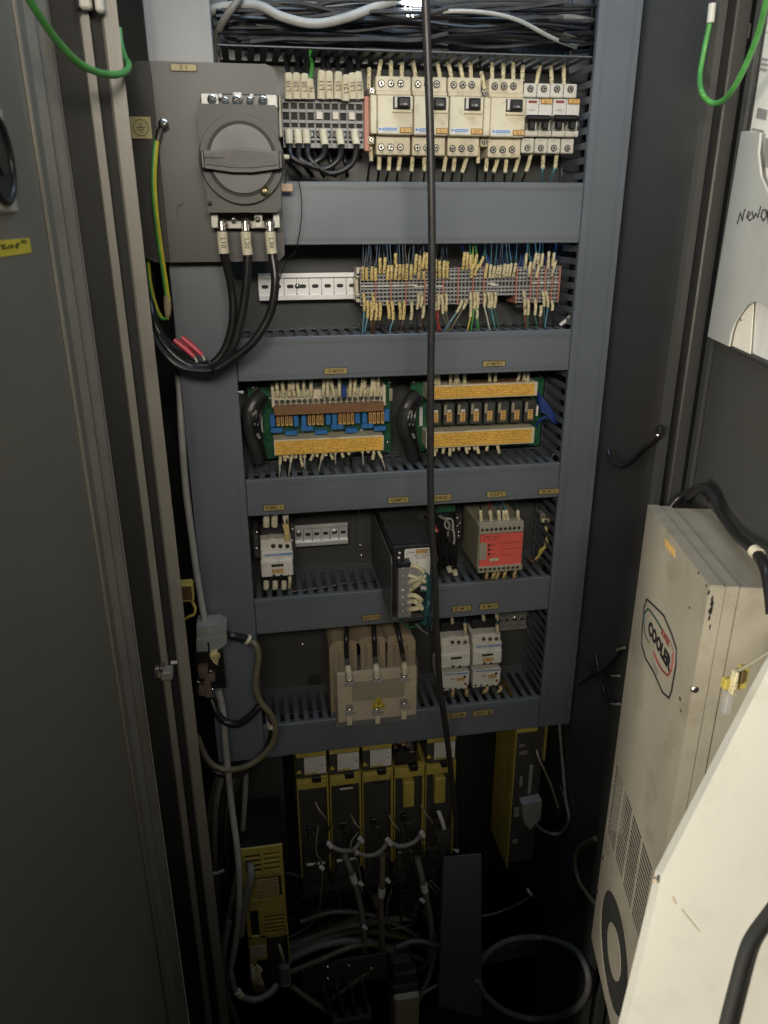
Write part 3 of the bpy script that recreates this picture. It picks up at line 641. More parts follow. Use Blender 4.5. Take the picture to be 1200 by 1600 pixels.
for bi, (xs, x0, x1, q, lab) in enumerate(brk):
    t = thing('motor_breaker', lab, 'breaker', P((x0 + x1) / 2, 245, .06), 'cream motor breakers')
    dy = (0, 1, 2, 4)[bi]
    tier(t, x0 - 3, 119 + dy, x1 - 4, 143 + dy, YB + .014, 'top_cap', m_cream)
    tier(t, x0 - 2, 141 + dy, x1 - 3, 149 + dy, YB + .008, 'shoulder', m_cream)
    tier(t, x0, 149 + dy, x1 - .8, 210 + dy, YB, 'body', m_cream)
    tier(t, x0 - 2 - bi * .8, 211 + dy, x1 - 5 - bi * 1.2, 242 + dy, YB + .014, 'bottom_cap', m_cream)
    if xs:
        tier(t, xs, 148 + dy, x0 - .8, 209 + dy, YB + .002, 'side_block', m_cream); tier(t, xs - 2, 136 + dy, xs + 7, 148 + dy, YB + .012, 'side_terminal', m_cream); tier(t, xs - 4, 213 + dy, xs + 6, 225 + dy, YB + .012, 'side_terminal', m_cream)
        pit_screw(t, xs + 2, 142 + dy, YB + .011, .0038); pit_screw(t, xs + 1, 218 + dy, YB + .011, .0038)
    # switch window and rocker
    W_ = x1 - x0; wx0, wx1 = x0 + W_ * .43, x0 + W_ * .95
    tier(t, wx0, 151 + dy, wx1, 171 + dy, YB - .0006, 'switch_window', m_slot, 0, YB + .001)
    tier(t, wx0 + 3, 151 + dy, wx0 + 7, 168 + dy, YB - .004, 'guard', m_white, .0006, YB); tier(t, wx1 - 2, 151 + dy, wx1 + 2, 172 + dy, YB - .003, 'guard', m_cream, .0006, YB)
    o, b = tier(t, wx0 + 8, 151 + dy, wx1 - 2.5, 168 + dy, YB - .010, 'rocker', m_black, .002, YB)
    text('I  ON', ((b[0] + b[1]) / 2, YB - .0104, b[2] + .004), .0034, m_whiteink, t)
    tier(t, wx0, 171 + dy, wx1 + 1, 176 + dy, YB - .003, 'window_sill', m_cream, .0008, YB)
    b = R4(x0 + 2, 199 + dy, x0 + 31 * W_ / 56, 208 + dy, YB); MB().box(b[0], b[1], YB - .0005, YB, b[2], b[3]).build('maker_label', m_wlab, t)
    b2 = R4(x0 + 7, 199.5 + dy, x0 + 30 * W_ / 56, 204 + dy, YB); MB().box(b2[0], b2[1], YB - .0008, YB - .0004, b2[2], b2[3]).build('blue_bar', m_bluelogo, t)
    text('Telemecanique', ((b2[0] + b2[1]) / 2, YB - .001, (b2[2] + b2[3]) / 2), .0034, m_wlab, t, sx=.95)
    c = P(x0 + 4, 201.5 + dy, YB); MB().cyl((c.x, YB - .0009, c.z), (c.x, YB, c.z), .0018, n=6).build('maker_mark', m_bluelogo, t)
    text('GV2-M  AC-3', ((b[0] + b[1]) / 2, YB - .0008, b[2] + .0018), .0024, m_fineprint, t)
    tagplate(t, x0 + W_ * .62, 199 + dy, x0 + W_ * .95, 208 + dy, YB, q)
    for k in range(3):
        pit_screw(t, x0 + 6 + k * (W_ - 8) / 3.2, 130.5 + dy, YB + .013, .0047); pit_screw(t, x0 + 5.5 + k * (W_ - 8) / 3.2 - bi * .6, 230 + dy, YB + .013, .0047)
        c = P(x0 + 5.5 + k * (W_ - 8) / 3.2, 238.5 + dy, YB + .0138); text(('2/T1', '4/T2', '6/T3')[k], (c.x, YB + .0137, c.z), .0034, m_ink, t)
for bi, (x0, x1, q) in enumerate(((822, 864, 'Q 6'), (864.6, 907, 'Q 7'))):
    t = thing('double_breaker', 'white double-pole breaker with black twin toggles, ' + ('beside the cream breakers' if bi == 0 else 'last on the right of the row'), 'breaker', P((x0 + x1) / 2, 245, .06), 'white double-pole breakers')
    Y = YB + .004
    for k in range(2):
        xa = x0 + k * 21; dd = k * .3 + bi * .5
        tier(t, xa - 3 - bi, 130 + dd, xa + 17 - bi, 152 + dd, Y + .010, 'pole_top', m_white); tier(t, xa, 154 + dd, xa + 20.5, 181 + dd, Y, 'pole_body', m_white)
        tier(t, xa - 2, 203 + dd, xa + 18.5, 213 + dd, Y + .002, 'pole_foot', m_white); tier(t, xa - 7 - bi * 1.5, 216 + dd, xa + 12.5 - bi * 1.5, 239 + dd, Y + .010, 'pole_bottom', m_white)
        pit_screw(t, xa + 7 - bi, 138.5 + dd, Y + .009, .0045); pit_screw(t, xa + 2.5 - bi * 1.5, 231 + dd, Y + .009, .0045)
        tier(t, xa + 3, 181, xa + 17, 203, Y - .002, 'toggle_recess', m_white, .001); tier(t, xa + 5, 188, xa + 15, 202, Y - .008, 'toggle', m_black, .0015, Y)
    tier(t, x0 + 1, 179, x1 - 1, 189, Y - .014, 'toggle_bar', m_black, .003, Y - .002)
    b = R4(x0 + 4, 157, x0 + 17, 161, Y); MB().box(b[0], b[1], Y - .0004, Y, b[2], b[3]).build('red_print', m_redink, t)
    tagplate(t, x0 + 23, 154, x1 - 1, 163, Y, q)
    for k in range(2):
        c = P(x0 + 9 + k * 21, 172, Y); text(('C60N', 'I I')[k], (c.x, Y - .0004, c.z), .0032, m_fineprint, t)
        c = P(x0 + 1 + k * 21, 219, Y + .0098); text('multi 9', (c.x, Y + .0096, c.z), .0032, m_fineprint, t)
# breaker leads
tx = [(576, 136, 577, 107), (591, 119, 595, 95), (611, 119, 611, 96), (628, 119, 628, 99), (650, 120, 645, 96), (668, 120, 666, 96), (688, 121, 683, 98), (706, 122, 700, 96), (723, 122, 718, 97), (736, 122, 735, 97), (757, 136, 752, 113), (769, 123, 769, 97), (786, 123, 787, 97), (802, 124, 802, 99), (816, 124, 817, 103), (838, 129, 844, 103), (862, 129, 861, 103), (881, 129, 881, 99)]
for i, (x, y, x2, y2) in enumerate(tx):
    lead([(x, y + 3, .050), ((x + x2) / 2, (y + y2) / 2, .050), (x2, y2, .052), (x2 + random.uniform(-3, 3), y2 - 12, .06), (x2 + random.uniform(-4, 4), 82, .08)], ordn(i + 1) + ' sleeved wire from the left above the breakers', 'sleeved wires above the breakers', m_cable if i < 15 else m_teal, m_sleeve, .0017, .0030, 0, .5)
bx = [(579, 226, 580, 252, 574), (593, 242, 592, 266, 590), (609, 243, 607, 267, 603), (626, 243, 622, 267, 620), (645, 243, 643, 268, 641), (663, 244, 663, 268, 662), (697, 245, 693, 268, 691), (711, 245, 708, 268, 705), (730, 245, 722, 270, 721), (747, 226, 747, 255, 745), (761, 246, 759, 268, 758), (779, 246, 771, 270, 770), (792, 246, 789, 270, 788), (811, 246, 804, 269, 800), (830, 242, 822, 268, 816), (849, 242, 848, 264, 846), (870, 242, 867, 263, 860)]
for i, (x, y, x2, y2, x3) in enumerate(bx):
    lead([(x, y - 3, .052), ((x + x2) / 2, (y + y2) / 2, .046), (x2, y2, .040), ((x2 + x3) / 2, y2 + 7, .045), (x3, 283, .060)], ordn(i + 1) + ' sleeved wire from the left below the breakers', 'sleeved wires below the breakers', m_cable if i < 15 else m_blue, m_sleeve, .0018, .0030, 0, .5)

# ------------------------------------------------------------------ small terminal strip (second row)
Y2 = .045
XA, XB = P(563, 448, Y2).x, P(873, 448, Y2).x
zt2, zb2 = P(612, 420, Y2).z, P(612, 477, Y2).z
t = thing('small_terminal_strip', 'long strip of narrow grey terminals with salmon separators in the second row', 'terminal strip', ((XA + XB) / 2, Y2, zb2))
N2 = 54; w = (XB - XA) / N2; H = zt2 - zb2
def term2(rows, z0, z1):
    mb = MB(); mb.m = 0; mb.box(.0002, w - .0002, Y2 + .005, .087, z0, z1); mb.m = 1
    mb.box(.0001, .0007, Y2, Y2 + .006, z0, z1); mb.box(w - .0007, w - .0001, Y2, Y2 + .006, z0, z1)
    for r0, r1 in rows: mb.box(.0007, w - .0007, Y2 + .0003, Y2 + .006, H * r0, H * r1)
    return mb.mesh('terminal', [m_gasket, m_grayp])
full = [(0, .03), (.10, .145), (.22, .265), (.335, .38), (.435, .48), (.60, .635), (.69, .735), (.80, .845), (.90, .94), (.98, 1)]
tA = term2(full, 0, H); tB = term2([(.22, .265), (.335, .38), (.435, .48), (.60, .635), (.69, .735)], H * .22, H * .735)
seps = [4, 8, 12, 17, 19, 24, 28, 32, 42, 46, 49]
for i in range(N2):
    o = bpy.data.objects.new('terminal', tB if 33 <= i < 42 else tA); COL.objects.link(o); o.parent = t; o.location = Vector((XA + w * i, 0, zb2)) - ORG[t]
for i in [4, 8, 12, 17, 22, 26, 30, 33, 42, 46, 48, 50, 52, 54]:
    x = XA + w * i; MB().box(x - .0009, x + .0009, Y2 - .0025, .086, zb2 - .001, zt2 + .001, .0004).build('separator', m_salmon, t)
for (i0, i1, dz) in ((.1, 3.8, .515), (4.2, 7.8, .515), (8.2, 11.8, .515), (12.2, 14.8, .52), (14, 16.8, .48), (17.2, 20, .51), (19, 21.8, .48), (34, 36, .53), (35, 37, .49), (46.3, 47.7, .53), (48.3, 49.7, .53), (50.3, 51.7, .53), (52.3, 53.7, .53)):
    MB().box(XA + w * i0, XA + w * i1, Y2 - .003, Y2 + .004, zb2 + H * dz, zb2 + H * (dz + .05), .0005).build('jumper_bar', m_whitew, t)
b = R4(803, 462, 823, 480, .07); MB().box(b[0], b[1], .06, .087, b[2], b[3], .001).build('rail_end', m_plate, t)
up = []
for k, x in enumerate((567, 573, 581, 587)): up.append((x, 438, x, 417 + (k % 2) * 1.5, m_cable))
up += [(594, 427, 594, 404, m_cable), (600, 427, 602, 403, m_cable), (605, 437, 607, 415, m_cable), (611, 437, 612, 415, m_cable), (617, 437, 620, 414, m_blue), (624, 437, 625, 414, m_cable), (630, 437, 630, 414, m_cable), (635, 437, 636, 413, m_brown), (642, 437, 643, 414, m_cable), (648, 428, 651, 398, m_cable), (655, 427, 656, 400, m_cable), (660, 420, 664, 395, m_cable), (666, 420, 668, 396, m_cable), (654, 436, 655, 425, m_cable), (662, 436, 662, 425, m_cable), (618, 414, 618, 397, m_cable),
       (680, 434, 681, 406, m_cable), (687, 434, 687, 408, m_cable), (693, 434, 694, 408, m_cable), (699, 434, 699, 409, m_cable),
       (723, 421, 726, 395, m_bluer), (729, 421, 731, 395, m_cable), (735, 420, 736, 399, m_green), (741, 418, 745, 398, m_green), (749, 418, 755, 402, m_dgreen), (736, 434, 739, 414, m_yel), (742, 430, 747, 414, m_green),
       (758, 434, 761, 412, m_teal), (765, 434, 767, 414, m_teal), (770, 434, 773, 416, m_teal), (775, 433, 779, 416, m_cable), (780, 433, 783, 415, m_cable), (786, 433, 789, 413, m_cable), (791, 432, 794, 414, m_teal), (796, 432, 799, 412, m_teal), (802, 432, 806, 412, m_teal),
       (820, 420, 823, 397, m_blue), (826, 432, 829, 410, m_dgreen), (833, 420, 838, 396, m_blue), (838, 434, 842, 414, m_dgreen), (840, 412, 842, 398, m_blue), (846, 416, 848, 397, m_teal), (856, 419, 858, 394, m_cable), (863, 415, 866, 396, m_bluer), (862, 431, 868, 408, m_bluer)]
for i, (x, y, x2, y2, mw) in enumerate(up):
    dx = random.uniform(-6, 6)
    lead([(x, y, .040), ((x + x2) / 2, (y + y2) / 2, .038), (x2, y2, .040), (x2 + dx * .5, (y2 + 384) / 2, .05), (x2 + dx, 376, .065)], ordn(i + 1) + ' sleeved wire from the left above the small terminal strip', 'sleeved wires above the small terminals', mw, m_sleeve2 if x < 760 else m_sleeve, .0010, .0024, 0, .5)
dn = [(568, 459, 569, 486, 566, m_blue), (574, 470, 574, 497, 569, m_blue), (580, 472, 580, 500, 581, m_brown), (582, 458, 584, 484, 585, m_brown), (588, 474, 587, 500, 588, m_cable), (594, 473, 593, 500, 594, m_cable), (605, 471, 608, 498, 607, m_cable), (612, 471, 614, 500, 607, m_blue), (624, 472, 625, 499, 622, m_cable), (631, 471, 630, 499, 624, m_brown), (643, 472, 642, 500, 638, m_cable), (654, 458, 652, 483, 652, m_cable), (659, 458, 658, 480, 660, m_brown), (662, 478, 660, 497, 664, m_cable),
      (679, 459, 680, 485, 690, m_redw), (685, 459, 685, 484, 684, m_redw), (690, 460, 692, 490, 702, m_olive), (697, 459, 697, 486, 704, m_olive), (722, 470, 713, 489, 690, m_blue), (729, 468, 723, 483, 700, m_olive),
      (735, 457, 735, 495, 729, m_yel), (741, 457, 741, 482, 735, m_green), (746, 457, 746, 481, 748, m_green), (745, 480, 745, 498, 744, m_dgreen), (757, 457, 757, 479, 767, m_whitew), (763, 457, 764, 481, 776, m_dgreen), (768, 457, 768, 482, 775, m_blue), (774, 457, 773, 481, 781, m_dgreen),
      (818, 455, 820, 479, 822, m_redw), (819, 478, 820, 492, 821, m_brown), (825, 468, 825, 492, 824, m_dgreen), (836, 468, 836, 492, 841, m_dgreen), (848, 455, 850, 479, 851, m_teal), (853, 455, 856, 480, 850, m_blue), (845, 478, 844, 494, 846, m_brown), (862, 470, 863, 485, 866, m_cable)]
for i, (x, y, x2, y2, x3, mw) in enumerate(dn):
    lead([(x, y, .040), ((x + x2) / 2 + 1, (y + y2) / 2, .036), (x2, y2, .036), ((x2 + x3) / 2, (y2 + 522) / 2, .036), (x3, 524, .04)], ordn(i + 1) + ' sleeved wire from the left below the small terminal strip', 'sleeved wires below the small terminals', mw, m_sleeve2 if x < 640 else m_sleeve, .0011, .0024, 0, .5)
# bundle of fine wires rising behind
mb = MB()
for i in range(26):
    x = 735 + i * 5.3
    mb.tube(smooth_path(pix([(x + random.uniform(-8, 8), 370, .08), (x + random.uniform(-5, 5), 395, .075), (x + random.uniform(-3, 3) - (x - 800) * .1, 420, .06)]), 4), .0009, 5)
mb.build('wire_bundle', m_bluer, smooth=True, label='fan of fine dark blue wires behind the right small terminals', cat='wires', kind='stuff')
mb = MB()
for i in range(16):
    x = 568 + i * 8
    mb.tube(smooth_path(pix([(x, 420, .05), (x + random.uniform(-3, 5), 400, .055), (x + random.uniform(-4, 8), 374, .07)]), 4), .0008, 5)
mb.build('wire_bundle', m_gcable, smooth=True, label='fine dark wires rising above the left small terminals', cat='wires', kind='stuff')
cab('short pale wire end poking into the slotted duct right of the terminals', [(875, 508, .03), (885, 500, .03), (893, 490, .04)], .003, m_whitew, 'wire', name='wire')

# ------------------------------------------------------------------ circuit boards (third row)
def strip_print(t, x0, y0, x1, y1, Y, rows, n, label_name='printed_card', base=None, slope=None):
    b = R4(x0, y0, x1, y1, Y); MB().box(b[0], b[1], Y - .0006, Y, b[2], b[3]).build(label_name, base or m_orangeb, t)
    mb = MB(); H = b[3] - b[2]; Wd = b[1] - b[0]
    for r in range(rows + 1): z = b[2] + H * (.06 + .88 * r / rows); mb.box(b[0] + Wd * .01, b[1] - Wd * .01, Y - .0009, Y - .0005, z - .00018, z + .00018)
    for r in range(rows):
        z0 = b[2] + H * (.06 + .88 * r / rows); z1 = z0 + H * .88 / rows
        for i in range(n + 1):
            x = b[0] + Wd * (.01 + .98 * (i + (.5 if r % 2 else 0)) / n)
            if x > b[1] - .001: continue
            mb.box(x - .00016, x + .00016, Y - .0009, Y - .0005, z0, z1)
            if random.random() < .55: mb.box(x + Wd / n * .3, x + Wd / n * .7, Y - .0009, Y - .0005, (z0 + z1) / 2 - H * .025, (z0 + z1) / 2 + H * .025)
    mb.build('print', m_brick, t); return b
# left board
YPb = .072
t = thing('circuit_board', 'green circuit board with blue capacitors and screw terminals on the left', 'circuit board', P(500, 712, YPb))
b = R4(390, 597, 610, 712, YPb); MB().box(b[0], b[1], YPb, YPb + .0016, b[2], b[3]).build('board', m_pcb, t)
for x, y in ((396, 607), (609, 598), (403, 704), (606, 692)): screw(t, P(x, y, YPb - .001), .0026)
Yt = .035
b = R4(427, 608, 601, 634, Yt + .012); bx0, bx1 = b[0], b[1]
MB().box(b[0], b[1], Yt + .012, YPb, b[2], b[3], .001).build('terminal_base', m_cream, t)
b = R4(424, 604, 429, 637, Yt + .006); MB().box(b[0], b[1], Yt + .006, YPb, b[2], b[3], .001).build('end_post', m_cream, t)
b = R4(598, 602, 603, 634, Yt + .006); MB().box(b[0], b[1], Yt + .006, YPb, b[2], b[3], .001).build('end_post', m_cream, t)
for i in range(20):
    x = bx0 + (bx1 - bx0) * (i + .5) / 20; zc = b[2]
    for dz, rr, yy in ((.012, .0036, Yt + .008), (.025, .0034, Yt + .014)):
        mb = MB(); mb.cyl((x, yy, zc + dz), (x, yy + .004, zc + dz), rr, n=8); mb.m = 1; mb.obox((x, yy - .0003, zc + dz), (rr * 1.4, .0008, rr * .35), Matrix.Rotation(random.random() * 3, 3, 'Y'))
        mb.build('terminal_screw', [m_steel, m_slot], t)
    MB().box(x - .0046, x - .0036, Yt + .004, Yt + .014, zc, zc + .020).build('barrier', m_cream, t)
bb = R4(428, 632, 600, 646, Yt); MB().box(bb[0], bb[1], Yt, Yt + .020, bb[2], bb[3], .0006).build('brown_cover', m_brownstrip, t)
mb = MB()
for i in range(64): x = bb[0] + (bb[1] - bb[0]) * (i + .5) / 64; mb.box(x, x + .0006, Yt - .0004, Yt + .0001, bb[2] + .002 + .004 * (i % 3), bb[3] - .004 + .001 * (i % 2))
mb.build('print', m_brick, t)
Yc = .048
for x, y0 in ((426, 648), (463, 648), (475, 648), (513, 645), (523, 645), (559, 643), (570, 643), (605, 640)):
    bb = R4(x - 4.0, y0, x + 3.7, y0 + 19, Yc); MB().box(bb[0], bb[1], Yc, Yc + .012, bb[2], bb[3], .0008).build('capacitor', m_bluec, t)
for k, x in enumerate((434.5, 441, 448, 454.5, 483.5, 490, 497, 503, 531.5, 538, 544.5, 551, 579, 585, 591.5, 598)):
    y0 = 647 - (x - 434) * .025; bb = R4(x - 2.3, y0, x + 2.3, y0 + 19, Yc); o = MB().box(bb[0], bb[1], Yc, Yc + .012, bb[2], bb[3], .0006).build('small_relay', m_oranlab, t)
    MB().box(bb[0] + .001, bb[1] - .001, Yc - .0004, Yc, bb[2] + .003, bb[3] - .003).build('print', m_brownstrip, o)
for x, y in ((432, 673), (455, 677), (480, 670), (502, 675.5), (527, 667.5), (549.5, 673), (574, 666), (594, 670)):
    bb = R4(x - 9.5, y - 3.6, x + 9.5, y + 3.6, Yc - .002); MB().box(bb[0], bb[1], Yc - .002, Yc + .008, bb[2], bb[3], .0008).build('capacitor', m_bluec, t)
bb = R4(428, 684, 600, 708, Yt + .002); MB().box(bb[0], bb[1], Yt + .002, YPb, bb[2], bb[3], .001).build('connector_block', m_cream, t)
strip_print(t, 430, 686, 598, 707, Yt + .0015, 4, 22)
b = R4(404, 642, 410, 675, YPb - .004); MB().box(b[0], b[1], YPb - .006, YPb, b[2], b[3]).build('white_tag', m_wlab, t)
b = R4(608, 607, 613, 626, YPb); MB().box(b[0], b[1], YPb - .001, YPb, b[2], b[3]).build('part_label', m_beige, t)
for i in range(40):
    c = P(random.uniform(392, 608), random.uniform(600, 710), YPb); w_ = random.uniform(.001, .003); MB().box(c.x - w_, c.x + w_, YPb - .002, YPb, c.z - .001, c.z + .001).build('chip', [m_black, m_steel, m_brown, m_wlab][i % 4], t)
for i, x in enumerate((434, 443, 452, 459, 467, 476, 486, 505, 512, 523, 531, 546, 553, 563, 570, 579, 586, 591)):
    dx = (-2, -2, 0, -2, -3, -2, 0, 1, 0, -6, -1, 2, 2, 4, 0, 3, -1, 0)[i]
    lead([(x, 619, Yt), (x + dx * .6, 606, Yt), (x + dx, 594, .042), (x + dx, 585, .05)], ordn(i + 1) + ' pale sleeved wire from the left above the left circuit board', 'sleeved wires above the left circuit board', m_cable, m_sleeve, .0012, .0028, 0, .9)
c = P(537, 612, Yt - .004); MB().box(c.x - .004, c.x + .004, Yt - .008, Yt + .006, c.z - .009, c.z + .009, .001).build('dark_blue_clip', m_bluer, label='small dark blue clip on the screws of the left circuit board', cat='clip')
lo = [(438, 736, -1), (444, 728, 3), (448, 722, 4), (456, 730, -3), (462, 722, 0), (470, 742, 5), (476, 722, 0), (489, 728, -7), (495, 720, 2), (505, 726, -5), (509, 718, 0), (517, 726, 6), (524, 714, 0), (534, 722, 4), (544, 716, 3), (566, 712, 1), (576, 712, -1), (584, 728, -3), (592, 724, 7), (549, 711, 0)]
for i, (x, yb_, dx) in enumerate(lo):
    y0 = 706 - (x - 438) * .05
    lead([(x, y0 - 3, .050), (x, y0 + (yb_ - y0) * .3, .046), (x + dx * .5, y0 + (yb_ - y0) * .6, .042), (x + dx, yb_, .042), (x + dx * 1.6, yb_ + 14, .05)], ordn(i + 1) + ' pale sleeved wire from the left below the left circuit board', 'sleeved wires below the left circuit board', m_whitew if i % 3 == 0 else m_cable, m_sleeve, .0011, .0026, 0, .55)
# right board
t = thing('circuit_board', 'green circuit board with eight clear relays between two orange strips on the right', 'circuit board', P(745, 700, YPb))
b = R4(641, 593, 846, 700, YPb); MB().box(b[0], b[1], YPb, YPb + .0016, b[2], b[3]).build('board', m_pcb, t)
for x, y in ((646, 598), (846, 588), (650, 692)): screw(t, P(x, y, YPb - .001), .0026)
for (x0, y0, x1, y1) in ((670, 600, 838, 622), (668, 672, 833, 697)):
    bb = R4(x0 - 2, y0, x1 + 2, y1, Yt + .002); MB().box(bb[0], bb[1], Yt + .002, YPb, bb[2], bb[3], .001).build('connector_block', m_cream, t)
    strip_print(t, x0 + 1, y0 + 2, x1 - 3, y1 - 2, Yt + .0015, 4, 22)
for i in range(8):
    x = 681 + i * 21.1; y = 648 - i * .75; y0, y1 = y - 17, y + 17
    bb = R4(x - 8.6, y0, x + 8.6, y1, .040); o = MB().box(bb[0], bb[1], .040, YPb, bb[2], bb[3], .0015).build('relay', m_relay, t)
    bb = R4(x - 4, y - 3, x + 3.5, y + 12, .0395); MB().box(bb[0], bb[1], .0388, .0402, bb[2], bb[3]).build('relay_label', m_oranlab, o)
    mb = MB(); H = bb[3] - bb[2]
    for k in range(4): mb.box(bb[0] + .0018, bb[1] - .0018, .0384, .0389, bb[2] + H * (k + .3) / 4.2, bb[2] + H * (k + .75) / 4.2)
    mb.build('print', m_brick, o)
    if i < 4: bb = R4(x - 3, y - 7, x + 3.5, y - 3.5, .0395); MB().box(bb[0], bb[1], .0386, .0402, bb[2], bb[3], .001).build('relay_coil_top', m_wlab, o)
    bb = R4(x - 8, y0 + 3, x - 4, y0 + 18, .0395); MB().box(bb[0], bb[1], .0390, .0402, bb[2], bb[3]).build('contact_blade', m_beige, o)
b = R4(655, 636, 660, 665, YPb - .004); MB().box(b[0], b[1], YPb - .006, YPb, b[2], b[3]).build('white_tag', m_wlab, t)
b = R4(838, 634, 841, 650, .05); MB().box(b[0], b[1], .05, .06, b[2], b[3]).build('white_clip', m_wlab, t)
mb = MB()
for i in range(20): x = R4(734 + i * 4.4, 590, 738, 600, .045)[0]; mb.box(x, x + .0022, .042, .062, P(780, 599, .045).z, P(780, 595, .045).z)
mb.build('pin_row', m_brownstrip, t)
for i, (x, dx) in enumerate(((686, -1), (704, 0), (711, 1), (717, -3), (726, 0), (766, -1), (774, 0), (807, 4), (819, 0), (824, 1), (680, 0))):
    lead([(x, 602, .048), (x + dx * .5, 594, .046), (x + dx, 586, .045), (x + dx, 578, .05)], ordn(i + 1) + ' pale sleeved wire above the right circuit board', 'sleeved wires above the right circuit board', m_cable, m_sleeve, .0012, .0028, 0, .9)
for i, (x, yb_, dx) in enumerate(((684, 706, -3), (694, 708, -2), (703, 712, 0), (709, 704, -1), (717, 703, 0), (727, 708, 3), (733, 702, 0), (740, 702, 2), (744, 708, 4), (763, 704, -3), (680, 712, -1), (776, 708, 4))):
    y0 = 696 - (x - 680) * .06
    lead([(x, y0 - 4, .050), (x + dx * .5, (y0 + yb_) / 2, .046), (x + dx, yb_, .044), (x + dx * 1.5, yb_ + 8, .05)], ordn(i + 1) + ' pale sleeved wire below the right circuit board', 'sleeved wires below the right circuit board', m_cable, m_sleeve, .0012, .0027, 0, .65)
# dark shiny sheathed cable clumps beside the boards
for i, (cx_, cy_, lab) in enumerate(((394, 650, 'crumpled black sheathed flat cable left of the left circuit board'), (636, 650, 'crumpled black sheathed flat cable between the two circuit boards'))):
    o = tube_thing('sheathed_cable', lab, 'cable', [(cx_ + 14, cy_ - 34, .05), (cx_ + 2, cy_ - 22, .04), (cx_ - 6, cy_, .035), (cx_ - 4, cy_ + 25, .035), (cx_ + 4, cy_ + 48, .04), (cx_ + 10, cy_ + 70, .05)], .0095, m_ribbon, None, 9, 5)
    for k in range(5):
        x = cx_ - 8 + k * 5
        MB().tube(smooth_path(pix([(x + 12, cy_ - 30, .045), (x, cy_, .03), (x + 2, cy_ + 30, .03), (x + 10, cy_ + 66, .045)]), 5), .0022, 6).build('wire', m_cable, o, smooth=True)
    for k in range(3):
        c = P(cx_ + 4 + k * 3, cy_ - 5 + k * 18, .028); MB().obox(c, (.004, .002, .009), Matrix.Rotation(.7 + k, 3, 'Y')).build('foil_scrap', m_gcable, o)
for i in range(7):
    cab(ordn(i + 1) + ' dark blue wire running from the right board into the side duct', [(838 + i, 610 + i * 5, .06), (846, 622 + i * 5, .045), (856, 634 + i * 3.5, .04), (866, 648 + i * 3 - (8 if i > 4 else 0), .04), (878, 652 + i * 2, .05)] if i < 5 else [(838, 676 - i * 2, .05), (846, 660 - i, .04), (858, 652, .04), (878, 655, .05)], .0020, m_bluer, 'wire', 'dark blue wires beside the right board', n=6, name='wire')
for i, (p0, p1) in enumerate((((866, 705), (874, 690)), ((861, 716), (870, 703)), ((868, 692), (876, 683)))):
    MB().tube(pix([(*p0, .03), (*p1, .035)]), .0010, 5).build('bare_wire_end', m_steel, label=('middle', 'lowest', 'topmost')[i] + ' of three shiny bare wire ends in the slots right of the boards', cat='wire end', group='shiny bare wire ends')
o = MB().tube(pix([(371, 612, -.01), (379, 613, -.006)]), [.0004, .0028], 6).build('plastic_shard', m_whitew, label='small white pointed plastic shard at the inner edge of the left duct', cat='shard')

# ------------------------------------------------------------------ fourth row: contactor, power supply, relay
def contactor(x0, x1, ys, Y, lab, blue=True, tag_=None, slot=True, group=None, prot=.012, dim=None):
    """ys: top of deck, top of body, screws row bottom, blue line, window, bottom of body, end of lower deck"""
    yA, yB, yC, yD, yE = ys; mm = dim or m_white; w = x1 - x0
    t = thing('contactor', lab, 'contactor', P((x0 + x1) / 2, yE, .06), group)
    tier(t, x0 - 1, yA, x1 - 3, yB + 2, Y + .030, 'terminal_deck', m_black, .002)
    tier(t, x0 + 1, yD - 3, x1, yE, Y + .030, 'lower_deck', m_black, .002)
    tier(t, x0, yB, x1 - 1, yC, Y + .008, 'upper_step', mm, .0015)
    tier(t, x0 + 1, yC - .5, x1 + 1, yC + (yD - yC) * .38, Y + .002, 'middle_step', mm, .0015, .06)
    tier(t, x0 + 1, yC + (yD - yC) * .36, x1 + 1, yD, Y - .003, 'front_face', mm, .0015, .06)
    for k in range(3):
        pit_screw(t, x0 + w * (.40 + .22 * k), yB + (yC - yB) * .55, Y + .007, .0036)
        b = R4(x0 + w * (.28 + .24 * k), yB - 2, x0 + w * (.45 + .24 * k), yB + 2, Y + .012); MB().box(b[0], b[1], Y + .012, Y + .04, b[2], b[3], .0008).build('terminal_tab', mm, t)
    if blue:
        a = P(x0 + w * .1, yC + 6, Y + .002); b2 = P(x1 - 1, yC + 2, Y + .002)
        yy = Y + .0014
        MB().prism([(a.x, yy, a.z - .0012), (b2.x, yy, b2.z - .0028), (b2.x, yy, b2.z + .0006), (a.x + .004, yy, a.z + .0012)], (0, .0005, 0)).build('blue_stripe', m_bluelogo, t)
        text('Telemecanique', (a.x + (b2.x - a.x) * .38, yy - .0003, a.z + .0002), .0026, m_wlab, t)
    if slot:
        b = R4(x0 + w * .34, yC + (yD - yC) * .50, x0 + w * .72, yC + (yD - yC) * .60, Y - .003); MB().box(b[0], b[1], Y - .0034, Y - .002, b[2], b[3]).build('indicator_slot', m_slot, t)
    if tag_ is not None: tagplate(t, x0 + w * .36, yC + (yD - yC) * .70, x0 + w * .72, yC + (yD - yC) * .85, Y - .003, tag_, m_oranlab if blue else m_goldlab)
    for k in range(3):
        c = P(x0 + w * (.42 + .23 * k), yD - 1.5, Y - .003); MB().cyl((c.x, Y - .0036, c.z), (c.x, Y - .001, c.z), .0026, n=10).build('lower_screw', m_slot if k < 2 else m_gcable, t)
    return t
t = contactor(407, 457, (820, 843, 862, 901, 926), .006, 'cream contactor lettered KMC1 with blue stripe at the left of the fourth row', tag_='KMC1')
b = R4(396, 826, 405, 868, .05); MB().box(b[0], b[1], .04, .088, b[2], b[3], .001).build('side_clip', m_plate, t)
